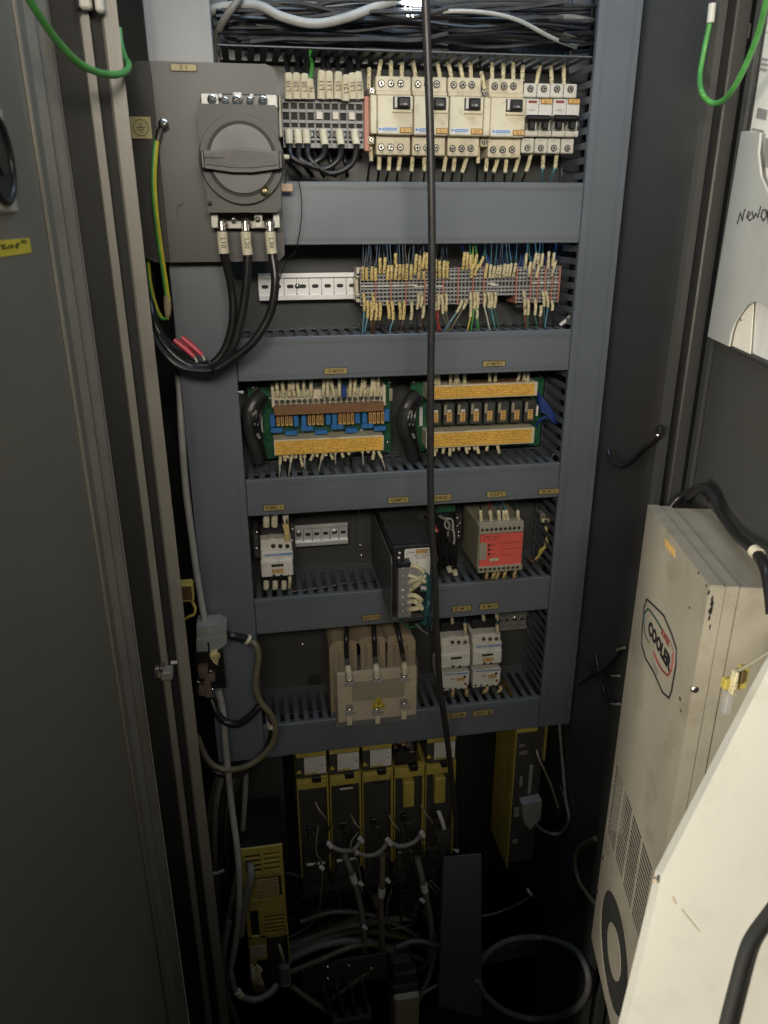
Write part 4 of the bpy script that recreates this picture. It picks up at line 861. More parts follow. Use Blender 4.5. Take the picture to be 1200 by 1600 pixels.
for y in (832, 858): screw(t, P(401, y, .038), .003)
for i, x in enumerate((416, 429, 446)):
    lead([(x, 822, .03), (x, 812, .028), (x, 803, .03), (x, 795, .04)], ('left', 'middle', 'right')[i] + ' thick white sleeve above the cream contactor', 'white sleeves above the cream contactor', m_cable, m_sleevep, .003, .0052, 0, .75)
for i, x in enumerate((416, 430, 444)):
    lead([(x, 908, .035), (x, 916, .030), (x - 1, 922, .035), (x - 2, 932, .05)], ('left', 'middle', 'right')[i] + ' short white sleeve under the cream contactor', 'white sleeves below the cream contactor', m_cable, m_sleevep, .003, .0046, 0, .5)
lead([(447, 845, .012), (447, 833, .010), (444, 822, .015), (440, 805, .03), (440, 795, .04)], 'left of the two yellowed sleeved wires on the cream contactor', 'coil wires of the cream contactor', m_cable, m_sleeve2, .0013, .0026, 0, .55)
lead([(451, 845, .012), (450, 833, .012), (449, 822, .015), (447, 805, .03), (447, 795, .04)], 'right of the two yellowed sleeved wires on the cream contactor', 'coil wires of the cream contactor', m_cable, m_sleeve2, .0013, .0026, 0, .55)
lead([(452, 898, .006), (453, 908, .004), (452, 918, .01), (448, 926, .03), (438, 934, .05)], 'teal wire with printed sleeve below the cream contactor', None, m_teal, m_sleeve, .0012, .0028, 0, .5)
# relay socket clips between contactor and rail
t = thing('rail_clip', 'small black rail clip with shiny screws right of the cream contactor', 'clip', P(458, 855, .07))
b = R4(453, 818, 461, 860, .06); MB().box(b[0], b[1], .06, .088, b[2], b[3], .001).build('clip_body', m_plate, t)
for y in (828, 846): screw(t, P(457, y, .058), .0026)
# power supply with bracket
YS = -.088
a = R4(611, 855, 676, 963, YS)
t = thing('power_supply', 'black perforated power supply on a grey bracket with white label and clear terminal cover', 'power supply', ((a[0] + a[1]) / 2, .0, a[2]))
zt_ = P(640, 855, YS).z; zb_ = a[2]; xl, xr = a[0], a[1]; zt2_ = P(611, 880, YS).z
MB().prism([(xl, YS - .002, zb_), (xl, YS - .002, zt2_), (xl, YS + .004, zt2_ + .01), (xl, .11, P(575, 797, .1).z), (xl, .11, zb_)], (.0015, 0, 0)).build('side_bracket', m_psub, t)
MB().box(xl, xr, YS - .002, .1, zb_ - .002, zb_, .0004).build('bottom_bracket', m_psub, t)
MB().box(xl + .003, xr + .001, YS + .006, .09, zb_ + .001, zt_, .0015).build('case', m_psu, t)
# raised top lattice (perforated lid)
mb = MB()
for i in range(13):
    x = xl + .006 + (xr - xl - .008) * i / 12; mb.box(x - .0005, x + .0005, YS + .016, .088, zt_ + .0002, zt_ + .0016)
for j in range(30):
    y = YS + .016 + (.104 + .068 - .0) * j / 29
    if y < .088: mb.box(xl + .005, xr, y - .0008, y + .0008, zt_ + .0003, zt_ + .0019)
mb.build('perforated_lid', m_gasket, t)
b = R4(632, 857, 672, 925, YS + .005); Y_ = YS + .0052
pz = P(650, 876, Y_).z; px_ = P(641, 860, Y_).x
o = MB().prism([(b[0], Y_, pz), (b[0], Y_, b[3] - .002), (b[0] + .002, Y_, b[3]), (b[1] - .001, Y_, b[3]), (b[1], Y_, b[3] - .001), (b[1], Y_, b[2]), (px_, Y_, b[2]), (px_, Y_, pz)], (0, .0006, 0)).build('white_label', m_wlab, t)
tagplate(t, 650, 858, 668, 864.5, Y_, 'GMP2', m_oranlab)
for s_, x, y, sz in (('From', 643, 863, .0045), ('IN', 636, 866, .003), ('MINT-100-24', 657, 868, .0038), ('24V 4.5A', 657, 871.5, .0038), ('N.50Hz', 638, 871.5, .0028), ('+S', 652, 879, .0045), ('FG', 661, 922, .004), ('-', 643, 880, .004)):
    c = P(x, y, Y_); text(s_, (c.x, Y_ - .0005, c.z), sz, m_ink, t)
for x, y in ((624.5, 864.5), (623.5, 872)): c = P(x, y, YS + .005); MB().dome((c.x, YS + .0062, c.z), (0, -1, 0), .0022, .0018, 10).build('indicator_light', m_wlab, t, smooth=True)
b = R4(621, 880, 642, 961, YS); MB().box(b[0], b[1], YS - .008, YS + .006, b[2], b[3], .001).build('terminal_cover', m_cloudy, t)
b2 = R4(620, 875, 640, 883, YS); MB().box(b2[0], b2[1], YS - .010, YS + .006, b2[2], b2[3], .001).build('cover_hinge', m_black, t)
for i in range(7):
    z = b[3] - .008 - (b[3] - b[2] - .012) * i / 6.3
    MB().box(b[0] + .003, b[1] - .004, YS - .002, YS + .004, z - .004, z + .004, .001).build('terminal_step', m_gasket, t); screw(t, ((b[0] + b[1]) / 2 - .002, YS - .004, z), .0030, name='terminal_screw')
b = R4(641, 918, 657, 926, YS); MB().box(b[0], b[1], YS - .003, YS + .006, b[2], b[3]).build('dark_tag', m_ink, t)
sl = [((639, 884), (650, 885), (660, 892)), ((638, 898), (650, 903), (662, 908)), ((638, 911), (650, 905), (662, 900)), ((640, 922), (652, 913), (661, 905)), ((637, 930), (648, 931), (657, 937)), ((637, 941), (648, 940), (656, 946)), ((638, 952), (648, 951), (658, 950)), ((644, 895), (652, 894), (660, 899))]
for i, q in enumerate(sl):
    e_ = q[2]
    lead([(*q[0], YS - .004), (*q[1], YS - .010), (*e_, YS - .012), (e_[0] + 8, e_[1] + 12, YS - .010), (668 + i % 3 * 2, 925 + i * 3, YS - .004), (664 + i % 4 * 3, 965 + i * 2, YS + .02), (660 + i * 2, 985, .0)], ordn(i + 1) + ' sleeve from the top on the power supply terminals, teal wire behind', 'sleeved wires on the power supply', m_teal, m_sleeve if i != 7 else m_cloudy, .0019, .0040, 0, .35)
for i in range(4):
    cab(ordn(i + 1) + ' teal wire looping right of the power supply label', [(660, 893 + i * 10, YS - .01), (668 + i, 898 + i * 9, YS - .008), (674 - i, 908 + i * 8, YS - .006), (670, 920 + i * 8, YS - .004), (664 + i * 2, 945 + i * 4, YS), (666 - i * 2, 975, YS + .01)], .0017, m_teal, 'wire', 'teal wires beside the power supply', n=6, name='wire')
cab('thin dark green wire curving under the power supply', [(625, 966, -.04), (632, 977, -.03), (645, 980, -.02), (662, 972, -.01)], .0018, m_dgreen, 'wire', name='wire')
cab('grey wire stub with bare end below the teal wires', [(650, 975, -.03), (660, 985, -.03), (668, 990, -.03)], .0018, m_gcable, 'wire', name='wire')
# tangle between power supply and relay
t = thing('dark_module', 'dark control module half hidden in wires right of the hanging cable', 'module', P(700, 880, .07))
b = R4(680, 800, 716, 885, .07); MB().box(b[0], b[1], .07, .1, b[2], b[3], .002).build('case', m_black, t)
b = R4(681, 789, 711, 800, .06); MB().box(b[0], b[1], .06, .1, b[2], b[3]).build('green_board', m_pcb, t)
b = R4(712, 803, 722, 842, .045); MB().box(b[0], b[1], .045, .1, b[2], b[3], .001).build('connector_row', m_gasket, t)
for y in (810, 818, 822, 832, 838): screw(t, P(716 + (y % 3) * 2 - 1, y, .043), .0020)
for i, (pts, mm, rr) in enumerate(([((678, 806), (684, 816), (682, 824), (690, 840), (694, 870)), m_cable, .0024], [((686, 806), (696, 812), (702, 820), (700, 834), (704, 850)), m_gcable, .0024], [((694, 810), (706, 812), (708, 826), (710, 840), (709, 850)), m_lcable, .0020], [((663, 806), (672, 816), (680, 828), (686, 850), (690, 890)), m_cable, .003],
        [((696, 828), (704, 830), (700, 842), (698, 860), (702, 888)), m_cable, .0026], [((706, 832), (703, 842), (706, 860), (708, 888)), m_cable, .0028], [((690, 846), (696, 860), (699, 876), (701, 892)), m_cable, .0028], [((700, 846), (703, 862), (707, 876), (711, 896)), m_cable, .0026], [((679, 843), (681, 856), (682, 868), (684, 876)), m_gcable, .0012], [((700, 810), (695, 818), (698, 826), (706, 828)), m_lcable, .0014])):
    cab(ordn(i + 1) + ' of the tangled wires beside the red safety relay', [(*q, .04) for q in pts], rr, mm, 'wire', 'tangled wires beside the red safety relay', n=6, name='wire')
o = MB().tube(pix([(677, 821, .03), (681, 826, .028), (684, 831, .028)]), .0024, 6).build('red_wire_end', m_redw, label='short red and white wire end in the tangle beside the hanging cable', cat='wire end'); MB().tube(pix([(677, 824, .028), (682, 830, .026)]), .0012, 5).build('white_core', m_whitew, o)
for i, (x, y) in enumerate(((702, 889), (711, 894))):
    MB().tube(pix([(x - 1, y - 3, .03), (x + 1, y + 4, .03)]), .0045, 10).build('ferrule', m_sleevep, label=('upper bright', 'lower dimmer') + () and ['upper brighter cream cable end below the wire tangle', 'lower dimmer cream cable end below the wire tangle'][i], cat='cable end')
# red safety relay
YR = -.016
a = R4(749, 819, 819, 893, YR)
t = thing('safety_relay', 'beige safety relay with red printed front and screw terminals', 'relay', ((a[0] + a[1]) / 2, .03, a[2]))
MB().box(a[0], a[1], YR + .006, .088, a[2], a[3], .002).build('housing', m_beige, t)
b = R4(749, 820, 818, 833, YR); MB().box(b[0], b[1], YR - .001, YR + .008, b[2], b[3], .001).build('upper_terminals', m_beige, t)
b = R4(747, 884, 816, 893, YR); MB().box(b[0], b[1], YR - .001, YR + .008, b[2], b[3], .001).build('lower_terminals', m_beige, t)
for k in range(9):
    c = P(754 + k * 7.1, 828.3 - k * .45, YR - .001); MB().cyl((c.x, YR - .0014, c.z), (c.x, YR, c.z), .0027, n=12).build('terminal_screw', m_slot, t)
    c = P(751 + k * 7.2, 890.2 - k * .5, YR - .001); MB().box(c.x - .0022, c.x + .0022, YR - .0014, YR, c.z - .002, c.z + .002).build('terminal_hole', m_slot, t)
b = R4(751, 835, 817, 886, YR); o = MB().box(b[0], b[1], YR + .003, YR + .007, b[2], b[3], .0006).build('front_label', m_redlab, t)
yy = YR + .0028
def rl(s_, x, y, sz, mm=m_ink): c = P(x, y, YR); text(s_, (c.x, yy, c.z), sz, mm, t, ax='LEFT')
rl('OMRON  G9S-301', 755, 841, .0040); rl('SAFETY RELAY UNIT', 755, 845, .0026)
for i, yv in enumerate((853, 860, 867)):
    c = P(765, yv, YR); MB().cyl((c.x, yy - .0006, c.z), (c.x, yy + .0004, c.z), .0022, n=10).build('indicator', m_slot, t)
    rl(('PWR', 'CH1', 'CH2')[i], 769, yv, .0030)
mb = MB()
for yv, xa, xb in ((850, 782, 812), (859, 783, 812), (868, 783, 806)):
    p0, p1 = P(xa, yv, YR), P(xb, yv - 1.5, YR); mb.box(p0.x, p1.x, yy - .0004, yy + .0003, p0.z - .0003, p0.z + .0003); mb.box((p0.x + p1.x) / 2, (p0.x + p1.x) / 2 + .0006, yy - .0004, yy + .0003, p0.z - .004, p0.z + .0005)
mb.build('wiring_diagram', m_redink, t)
b = R4(750, 849, 761, 876, YR); MB().box(b[0], b[1], yy - .0006, yy + .0002, b[2], b[3]).build('grey_panel', m_beige, t)
text('OMRON', ((b[0] + b[1]) / 2, yy - .0008, (b[2] + b[3]) / 2), .0048, m_fineprint, t, rot_text(90))
tagplate(t, 764, 871, 779, 877, YR + .0022, 'CR1', m_cream)
for i, (x, dx, mm) in enumerate(((752, -1, m_cable), (768, -2, m_redw), (781, -2, m_teal), (788, -1, m_teal), (795, -4, m_blue), (810, -1, m_dgreen))):
    lead([(x, 820, .002), (x + dx * .5, 809, .0), (x + dx, 798, .002), (x + dx * 2, 788, .02), (x + dx * 3, 780, .05)], ordn(i + 1) + ' sleeved wire from the left on top of the red safety relay', 'sleeved wires above the red safety relay', mm, m_sleeve, .0012, .0030, 0, .5)
for i, (x, dx) in enumerate(((762, -2), (775, -5), (782, -6), (791, -4), (806, -3))):
    lead([(x, 890, .002), (x + dx * .6, 896, .002), (x + dx, 902, .006), (x + dx * 2, 908, .02)], ordn(i + 1) + ' sleeved wire from the left below the red safety relay', 'sleeved wires below the red safety relay', m_cable, m_sleeve2, .0012, .0030, 0, .7)
# yellow wires right
for i in range(4):
    cab(ordn(i + 1) + ' yellowed wire curving down right of the red safety relay', [(852 + i, 822, .05), (854 + i - i, 835 + i, .045), (853 + i, 846 + i * 2, .04), (848 - i * 1.5, 860, .04), (836 + i * 2, 874 - i, .05)], .0019, m_yel if i % 2 else m_sleeve2, 'wire', 'yellowed wires right of the red safety relay', n=6, name='wire')
cab('short brown wire below the curving yellowed wires', [(826, 873, .05), (832, 877, .045), (840, 876, .045)], .0018, m_brown, 'wire', name='wire')
t = thing('wire_connector', 'small dark connector with pale lettered tag at the right end of the fourth row', 'connector', P(854, 815, .05))
b = R4(845, 802, 858, 808, .05); MB().box(b[0], b[1], .05, .07, b[2], b[3], .001).build('housing', m_gcable, t)
b = R4(847, 811, 861, 816, .048); MB().box(b[0], b[1], .048, .06, b[2], b[3], .0006).build('tag', m_sleeve, t); text('MA57', ((b[0] + b[1]) / 2, .0476, (b[2] + b[3]) / 2), .004, m_ink, t)

# ------------------------------------------------------------------ fifth row: transformer, contactors
YT = -.028
t = thing('transformer', 'tan three-coil transformer behind a clear terminal cover with a warning triangle', 'transformer', P(588, 1125, .02))
zA = P(580, 1100, .05).z
for i, (x0, x1, ya) in enumerate(((514, 562, 994), (556, 603, 988), (600, 646, 985))):
    b = R4(x0, ya, x1, 1085, .035); r_q = .012
    poly = [(b[0], zA), (b[0], b[3] - r_q), (b[0] + r_q * .5, b[3] - .003), (b[0] + r_q * 1.2, b[3]), (b[1] - r_q * 1.2, b[3]), (b[1] - r_q * .4, b[3] - .004), (b[1], b[3] - r_q * 1.3), (b[1], zA)]
    MB().prism([(p[0], .02, p[1]) for p in poly], (0, .085, 0)).build('coil', m_tan, t)
    MB().box((b[0] + b[1]) / 2 - .012, (b[0] + b[1]) / 2 + .012, .012, .02, zA, b[3] - .012, .003).build('winding_face', m_tan, t)
b = R4(520, 1092, 652, 1120, .0); MB().box(b[0] + .006, b[1] - .006, .0, .1, b[2] + .004, b[3] - .002, .002).build('iron_core', m_term, t)
b = R4(527, 1046, 650, 1121, YT + .014); MB().box(b[0], b[1], YT + .010, YT + .018, b[2], b[3], .001).build('terminal_plate', m_cardlab, t)
b3 = R4(550, 1062, 632, 1092, YT + .0098)
MB().box(b3[0], b3[1], YT + .0092, YT + .0102, b3[2], b3[3]).build('rating_label', m_beige, t)
mb = MB()
for r in range(4):
    z = b3[3] - .004 - (b3[3] - b3[2] - .006) * r / 3.6; x = b3[0] + .002
    while x < b3[1] - .006:
        w_ = random.uniform(.002, .006); mb.box(x, x + w_, YT + .0088, YT + .0093, z - .0006, z + .0008); x += w_ + random.uniform(.001, .003)
mb.build('print', m_fineprint, t)
c = P(579, 1091, YT + .009); text('UL', (c.x, YT + .0086, c.z), .006, m_ink, t)
b = R4(524, 1038, 653, 1130, YT)
MB().box(b[0], b[1], YT, YT + .0015, b[2], b[3], .0006).build('clear_cover', m_clear, t)
MB().box(b[0], b[1], YT + .0016, YT + .035, b[3] - .0012, b[3]).build('cover_top', m_clear, t); MB().box(b[0], b[0] + .0012, YT + .0016, YT + .035, b[2], b[3] - .0013).build('cover_side', m_clear, t)
for x, y in ((546, 1063), (588, 1060), (631, 1057), (546, 1108), (588, 1108), (631, 1099)):
    c = P(x, y, YT + .008); MB().box(c.x - .006, c.x + .006, YT + .004, YT + .012, c.z - .008, c.z + .008, .001).build('terminal_stud', m_gcable, t)
    screw(t, (c.x, YT + .003, c.z), .0042, name='terminal_screw'); MB().box(c.x - .009, c.x + .009, YT - .004, YT + .0, c.z - .005, c.z + .004, .0015).build('cover_catch', m_cloudy, t)
for x, y in ((546, 1126), (590, 1124), (631, 1117)):
    c = P(x, y, YT + .004); MB().box(c.x - .0045, c.x + .0045, YT + .001, YT + .010, c.z - .008, c.z + .008, .001).build('lower_lug', m_sleevep, t)
c0 = P(591, 1098, YT - .001); s_ = .0135; yy = YT - .0042
MB().prism([(c0.x - s_, yy, c0.z - s_ * .68), (c0.x + s_, yy, c0.z - s_ * .68), (c0.x + .001, yy, c0.z + s_ * .98), (c0.x - .001, yy, c0.z + s_ * .98)], (0, .0005, 0)).build('warning_sticker', m_warn, t)
mb = MB(); pts = [Vector((c0.x + q[0] * s_, yy - .0003, c0.z + q[1] * s_)) for q in ((-.74, -.52), (.74, -.52), (0, .74), (-.74, -.52))]
for i in range(3):
    a_, b_ = pts[i], pts[i + 1]; d_ = (b_ - a_).normalized(); R = Matrix((d_, Vector((0, 1, 0)), d_.cross(Vector((0, 1, 0))))).transposed(); mb.obox((a_ + b_) / 2, ((b_ - a_).length + .001, .0005, .0011), R)
bolt = [(.10, .42), (-.16, -.04), (-.02, -.04), (-.12, -.40), (.18, .08), (.03, .08), (.22, .42)]
for tri in ((0, 1, 5), (0, 5, 6), (2, 3, 4), (2, 4, 5), (1, 2, 5)):
    mb.prism([(c0.x + bolt[k][0] * s_, yy - .0006, c0.z + bolt[k][1] * s_) for k in tri], (0, .0004, 0))
mb.build('warning_symbol', m_ink, t)
for i, (p, lab) in enumerate(((((546, 1060, YT + .002), (544, 1045, YT + .004), (542, 1030, .0), (541, 1000, .0), (543, 970, .03)), 'left'), (((589, 1058, YT + .002), (588, 1042, YT + .004), (586, 1028, .0), (585, 1000, .0), (583, 965, .03)), 'middle'), (((633, 1052, YT + .002), (632, 1040, YT + .004), (630, 1028, .0), (625, 1000, .0), (617, 965, .03)), 'right'))):
    lead(list(p), lab + ' black cable with cream sleeve entering the transformer', 'black cables into the transformer', m_cable, m_sleevep, .0042, .0054, 0, .28, name='power_cable', n=10)
for i in range(2):
    pass
for k, (x0, x1, yo, blue, tg, tg2, pos) in enumerate(((689, 735, 0, False, None, 'FR1', 'left'), (738, 784, -5, True, 'KM2', 'FR2', 'right'))):
    ys = [q + yo for q in (973, 996, 1010, 1043, 1048)]
    contactor(x0, x1 - 1, ys, .012, pos + ' of the two white contactors in the lowest row, %s' % ('blue stripe and orange label' if blue else 'plain front without label'), blue=blue, tag_=tg, group='lower contactors')
    t = thing('overload_relay', pos + ' small white overload relay under its contactor', 'relay', P((x0 + x1) / 2, 1076 + yo, .06), 'overload relays')
    tier(t, x0 + 1, 1051 + yo, x1 - 2, 1073 + yo, .016, 'body', m_white); tier(t, x0 + 1, 1070 + yo, x1 - 5, 1078 + yo, .024, 'terminal_foot', m_white)
    a_ = P(x0 + 5, 1054 + yo, .016); b_ = P(x1 - 4, 1050.5 + yo, .016)
    MB().prism([(a_.x, .0154, a_.z - .001), (b_.x, .0154, b_.z - .0026), (b_.x, .0154, b_.z + .0004), (a_.x, .0154, a_.z + .001)], (0, .0005, 0)).build('blue_stripe', m_bluelogo, t)
    tagplate(t, x0 + 25, 1059 + yo, x0 + 37, 1064 + yo, .016, tg2)
    for (x, y, rr, mm) in ((x0 + 37, 1057 + yo, .0026, m_slot), (x0 + 38, 1068 + yo, .0026, m_redink)): c = P(x, y, .016); MB().cyl((c.x, .0150, c.z), (c.x, .018, c.z), rr, n=10).build('dial', mm, t)
    b = R4(x0 + 15, 1060 + yo, x0 + 21, 1062 + yo, .016); MB().box(b[0], b[1], .0155, .017, b[2], b[3]).build('tiny_print', m_fineprint, t)
    b = R4(x0 + 22, 1060 + yo, x0 + 23, 1070 + yo, .016)
    for q in range(4): c = P(x0 + 5 + q * 9, 1076 + yo, .024); MB().cyl((c.x, .0236, c.z), (c.x, .026, c.z), .0022, n=8).build('terminal_hole', m_slot, t)
    for i, (xx, dd) in enumerate(((x0 + 17, -1), (x0 + 38, 0))):
        lead([(xx + 1, 974 + yo, .03), (xx, 966 + yo, .028), (xx + dd, 957 + yo, .03), (xx + dd, 948 + yo, .05)] if i == 0 or k == 1 else [(xx, 992, .018), (xx, 982, .016), (xx - 1, 972, .02), (xx - 1, 955, .05)], ('left' if i == 0 else 'right') + ' sleeved wire above the %s lower contactor' % pos, 'sleeved wires above the lower contactors', m_teal if i else m_cable, m_sleeve, .0012, .0030, 0, .6)
        lead([(xx + (6 if k else 2), 1076 + yo, .03), (xx + (6 if k else 2), 1082 + yo, .028), (xx + 2 + dd, 1087 + yo, .03), (xx + 2 + dd, 1096 + yo, .05)], ('left' if i == 0 else 'right') + ' sleeved wire below the %s overload relay' % pos, 'sleeved wires below the overload relays', m_cable, m_sleeve2, .0012, .0030, 0, .65)
    if k == 1: lead([(777, 990, .018), (777, 980, .016), (776, 971, .02), (772, 955, .05)], 'tall sleeved wire in front of the right lower contactor deck', None, m_teal, m_sleeve, .0012, .0030, 0, .5)

# ------------------------------------------------------------------ hanging black cable in front
o = tube_thing('hanging_cable', 'black cable hanging straight down in front of the whole cabinet', 'cable', [(663, -30, -.12), (667, 60, -.12), (672, 200, -.12), (675, 400, -.12), (673, 600, -.12), (673, 780, -.12), (679, 900, -.12), (683, 1000, -.115), (688, 1080, -.10), (697, 1140, -.08), (706, 1220, -.05), (713, 1290, -.03), (712, 1330, -.01), (703, 1345, .02)], .0050, mat('hanging_cable', (.030, .029, .030), .38, var=.15, bump=.15, dirt=.4, dcol=(.07, .065, .06), dscale=40), n=14, k=8)

# ------------------------------------------------------------------ servo drives at the bottom
YV = .012
zs = {k: P(485, y, YV).z for k, y in dict(top=1166, strip=1183, lab0=1184, lab1=1212, cl0=1218, cl1=1233, tag0=1240, tag1=1275, mid=1300, low=1372, bot=1405).items()}
V0 = P(461, 1200, YV).x; V1 = P(714.5, 1180, YV).x; VW = (V1 - V0) / 5
dlab = ['leftmost servo drive with yellow trim and white rating label', 'second servo drive from the left with a pale wire plugged low down', 'middle servo drive with yellow trim and bright white rating label',
        'fourth servo drive, its top cover missing and a yellow tag in front', 'rightmost servo drive crossed by the hanging cable, yellow tag with white cable end']
for i in range(5):
    x0 = V0 + VW * i + .0012; x1 = x0 + VW - .0024; w = x1 - x0
    t = thing('servo_drive', dlab[i], 'drive', ((x0 + x1) / 2, .1, zs['bot']), 'servo drives')
    MB().box(x0 + .001, x1 - .004, YV + .010, .20, zs['bot'], zs['cl1'], .002).build('body', m_drive, t)
    MB().box(x0 + .0, x0 + .0022, YV + .004, .20, zs['low'], zs['cl0'], .0005).build('side_strip', m_yplast, t)
    MB().box(x1 - .0036, x1, YV + .002, .20, zs['low'] + .01, zs['cl0'] + .004, .0006).build('side_strip', m_yplast, t)
    # clip
    mb = MB(); mb.box(x0 + .001, x1 - .004, YV, YV + .012, zs['cl1'], zs['cl0'] - .006, .0008); mb.box(x0 + .001, x0 + w * .48, YV, YV + .012, zs['cl0'] - .0062, zs['cl0'] - .001, .0008); mb.box(x1 - w * .16 - .004, x1 - .004, YV, YV + .012, zs['cl0'] - .0062, zs['cl0'] + .004, .0008); mb.build('latch_clip', m_yplast, t)
    MB().box(x0 + w * .5, x0 + w * .78, YV - .0008, YV + .01, zs['cl0'] - .009, zs['cl0'] + .004, .001).build('latch', m_black, t)
    if i != 3:
        MB().box(x0 + .001, x1 - .002, YV + .004, .20, zs['cl0'], zs['top'], .0015).build('terminal_lid', m_drive, t)
        MB().box(x0 + .001, x1 - .002, YV, YV + .006, zs['strip'], zs['top'] + .03, .001).build('yellow_header', m_yplast, t)
        text('FANUC', (x0 + w * .70, YV - .0004, (zs['strip'] + zs['top']) / 2 + .001), .0062, m_redink, t)
        b = (x0 + w * .27, x1 - .003, zs['lab1'], zs['lab0'] - .002)
        MB().box(b[0], b[1], YV + .0028, YV + .0042, b[2], b[3]).build('rating_label', m_wlab, t)
        mb = MB(); rnd = random.Random(i)
        for r in range(6):
            z = b[3] - .003 - (b[3] - b[2] - .008) * r / 5.5; x = b[0] + .0015
            while x < b[1] - .010 + (r < 3) * .004:
                w_ = rnd.uniform(.001, .005); mb.box(x, x + w_, YV + .0025, YV + .0029, z - .0004, z + .0006); x += w_ + rnd.uniform(.0008, .002)
        mb.build('print', m_fineprint, t); text('CE', (b[1] - .006, YV + .0024, b[2] + (b[3] - b[2]) * .5), .0055, m_ink, t)
        MB().box(b[0] + .001, b[1] - .016, YV + .0024, YV + .0029, b[2] + .0006, b[2] + .0045).build('yellow_print', m_yplast, t)
        cx = x0 + w * .10; zc = zs['lab1'] + .008
        MB().prism([(cx - .0045, YV + .003, zc - .003), (cx + .0045, YV + .003, zc - .003), (cx, YV + .003, zc + .005)], (0, .0012, 0)).build('warning_triangle', m_warn, t)
    else:
        for k in range(14):
            cx = random.uniform(x0 + .004, x1 - .012); zc = random.uniform(zs['lab1'], zs['top'])
            MB().box(cx, cx + random.uniform(.004, .012), .05 - random.uniform(0, .02), .06, zc - .002, zc + .002, .0006).build('electronic_part', [m_term, m_goldlab, m_black, m_steel, m_brownstrip][k % 5], t)
        MB().box(x0 + .002, x1 - .004, .06, .2, zs['cl0'], zs['top']).build('inner_frame', m_black, t)
    if i in (1, 2):
        MB().box(x0 + w * .32, x0 + w * .76, YV + .008, YV + .014, zs['tag0'] - .004, zs['tag0'] + .008, .001).build('display_window', m_slot, t)
        if i == 1: MB().box(x0 + w * .33, x0 + w * .75, YV + .007, YV + .011, zs['tag0'] - .007, zs['tag0'] - .004, .0005).build('window_sill', m_wlab, t)
    if i in (3, 4):
        MB().box(x0 + w * .28, x0 + w * .64, YV - .006, YV + .012, zs['tag1'] - .003, zs['tag0'] + .003, .001).build('yellow_tag', m_yplast, t)
    for k in range(3):
        cx = x0 + w * (.35 + .15 * k); zc = zs['mid'] - .02 * k; MB().box(cx - .006, cx + .006, YV + .004, YV + .011, zc - .007, zc + .007, .001).build('plug', [m_black, m_drive, m_gasket][k], t)
    MB().box(x0 + .006, x1 - .008, YV + .004, YV + .012, zs['low'] - .012, zs['low'] + .03, .003).build('clear_terminal_cover', m_relay, t)
cab('pale wire plugged into the rightmost servo drive', [(685, 1268, .0), (690, 1280, -.004), (694, 1294, -.004)], .0040, m_wlab, 'wire', name='wire')
for i, (p, r, mm) in enumerate((
        ([(515, 1320, .0), (530, 1328, -.01), (552, 1328, -.01), (564, 1312, .0)], .0045, m_gcable), ([(556, 1330, .0), (572, 1337, -.01), (592, 1332, -.01), (607, 1314, .0)], .0045, m_gcable),
        ([(609, 1316, .0), (625, 1322, -.01), (645, 1317, -.01), (660, 1303, .0)], .0045, m_gcable))):
    o = cab(('left', 'middle', 'right')[i] + ' grey jumper cable sagging between the servo drives', p, r, mm, group='grey jumper cables between the drives')
    for q in (0, -1):
        e_ = pix([(p[q][0] - 2, p[q][1] - 3, p[q][2] - .005), (p[q][0] + 2, p[q][1] + 3, p[q][2] - .005)]); MB().tube(e_, .0048, 8).build('white_band', m_wlab, o)
lows = [([(538, 1335, .0), (548, 1360, -.01), (560, 1400, -.01), (568, 1450, -.01), (569, 1490, .0), (560, 1530, .02)], .0058, m_gcable, 'grey motor cable with white band, leftmost under the servo drives'),
        ([(598, 1335, .0), (597, 1380, -.01), (595, 1420, -.01), (597, 1470, -.01), (604, 1510, .0), (615, 1540, .03)], .0062, m_olive, 'olive motor cable with white band under the middle servo drive'),
        ([(652, 1340, .0), (660, 1375, -.01), (668, 1410, -.01), (674, 1450, -.01), (672, 1495, .0), (655, 1515, .02)], .0062, m_gcable, 'grey motor cable bending left under the fourth servo drive')]
for p, r, mm, lab in lows:
    o = cab(lab, p, r, mm, group='motor cables under the servo drives')
    q = smooth_path(pix(p), 6); n_ = 7; MB().tube(q[n_:n_ + 3], r * 1.15, 10).build('white_band', m_wlab, o)
for i, p in enumerate(([(497, 1290, .0), (494, 1330, -.01), (503, 1350, -.01), (502, 1390, .0), (496, 1430, .02), (478, 1450, .03), (452, 1465, .03)], [(560, 1300, .0), (548, 1320, -.02), (560, 1350, -.02), (566, 1395, -.01)], [(612, 1390, .0), (604, 1420, .0), (610, 1450, .01), (640, 1445, .02)], [(668, 1380, .0), (676, 1388, .0), (684, 1398, .0)], [(672, 1376, .0), (680, 1382, .0), (688, 1396, .0)])):
    cab(('thin wire looping down from the leftmost servo drive', 'thin pale wire in front of the second servo drive', 'thin wire loop under the middle servo drive', 'upper frayed grey wire beside the rightmost motor cable', 'lower frayed grey wire beside the rightmost motor cable')[i], p, .0014, m_gcable, 'wire', n=6, name='wire')
for i, (x, y) in enumerate(((553, 1288), (612, 1288), (662, 1272), (497, 1268))):
    cab(('second', 'middle', 'fourth', 'first')[i] + ' drive pale signal wire sprouting from its plug', [(x - 4, y - 14, .01), (x + 2, y - 2, -.006), (x + 9, y + 6, -.004), (x + 14, y + 14, .01)], .0017, m_beige, 'wire', 'signal wires at the servo drives', n=6, name='wire')
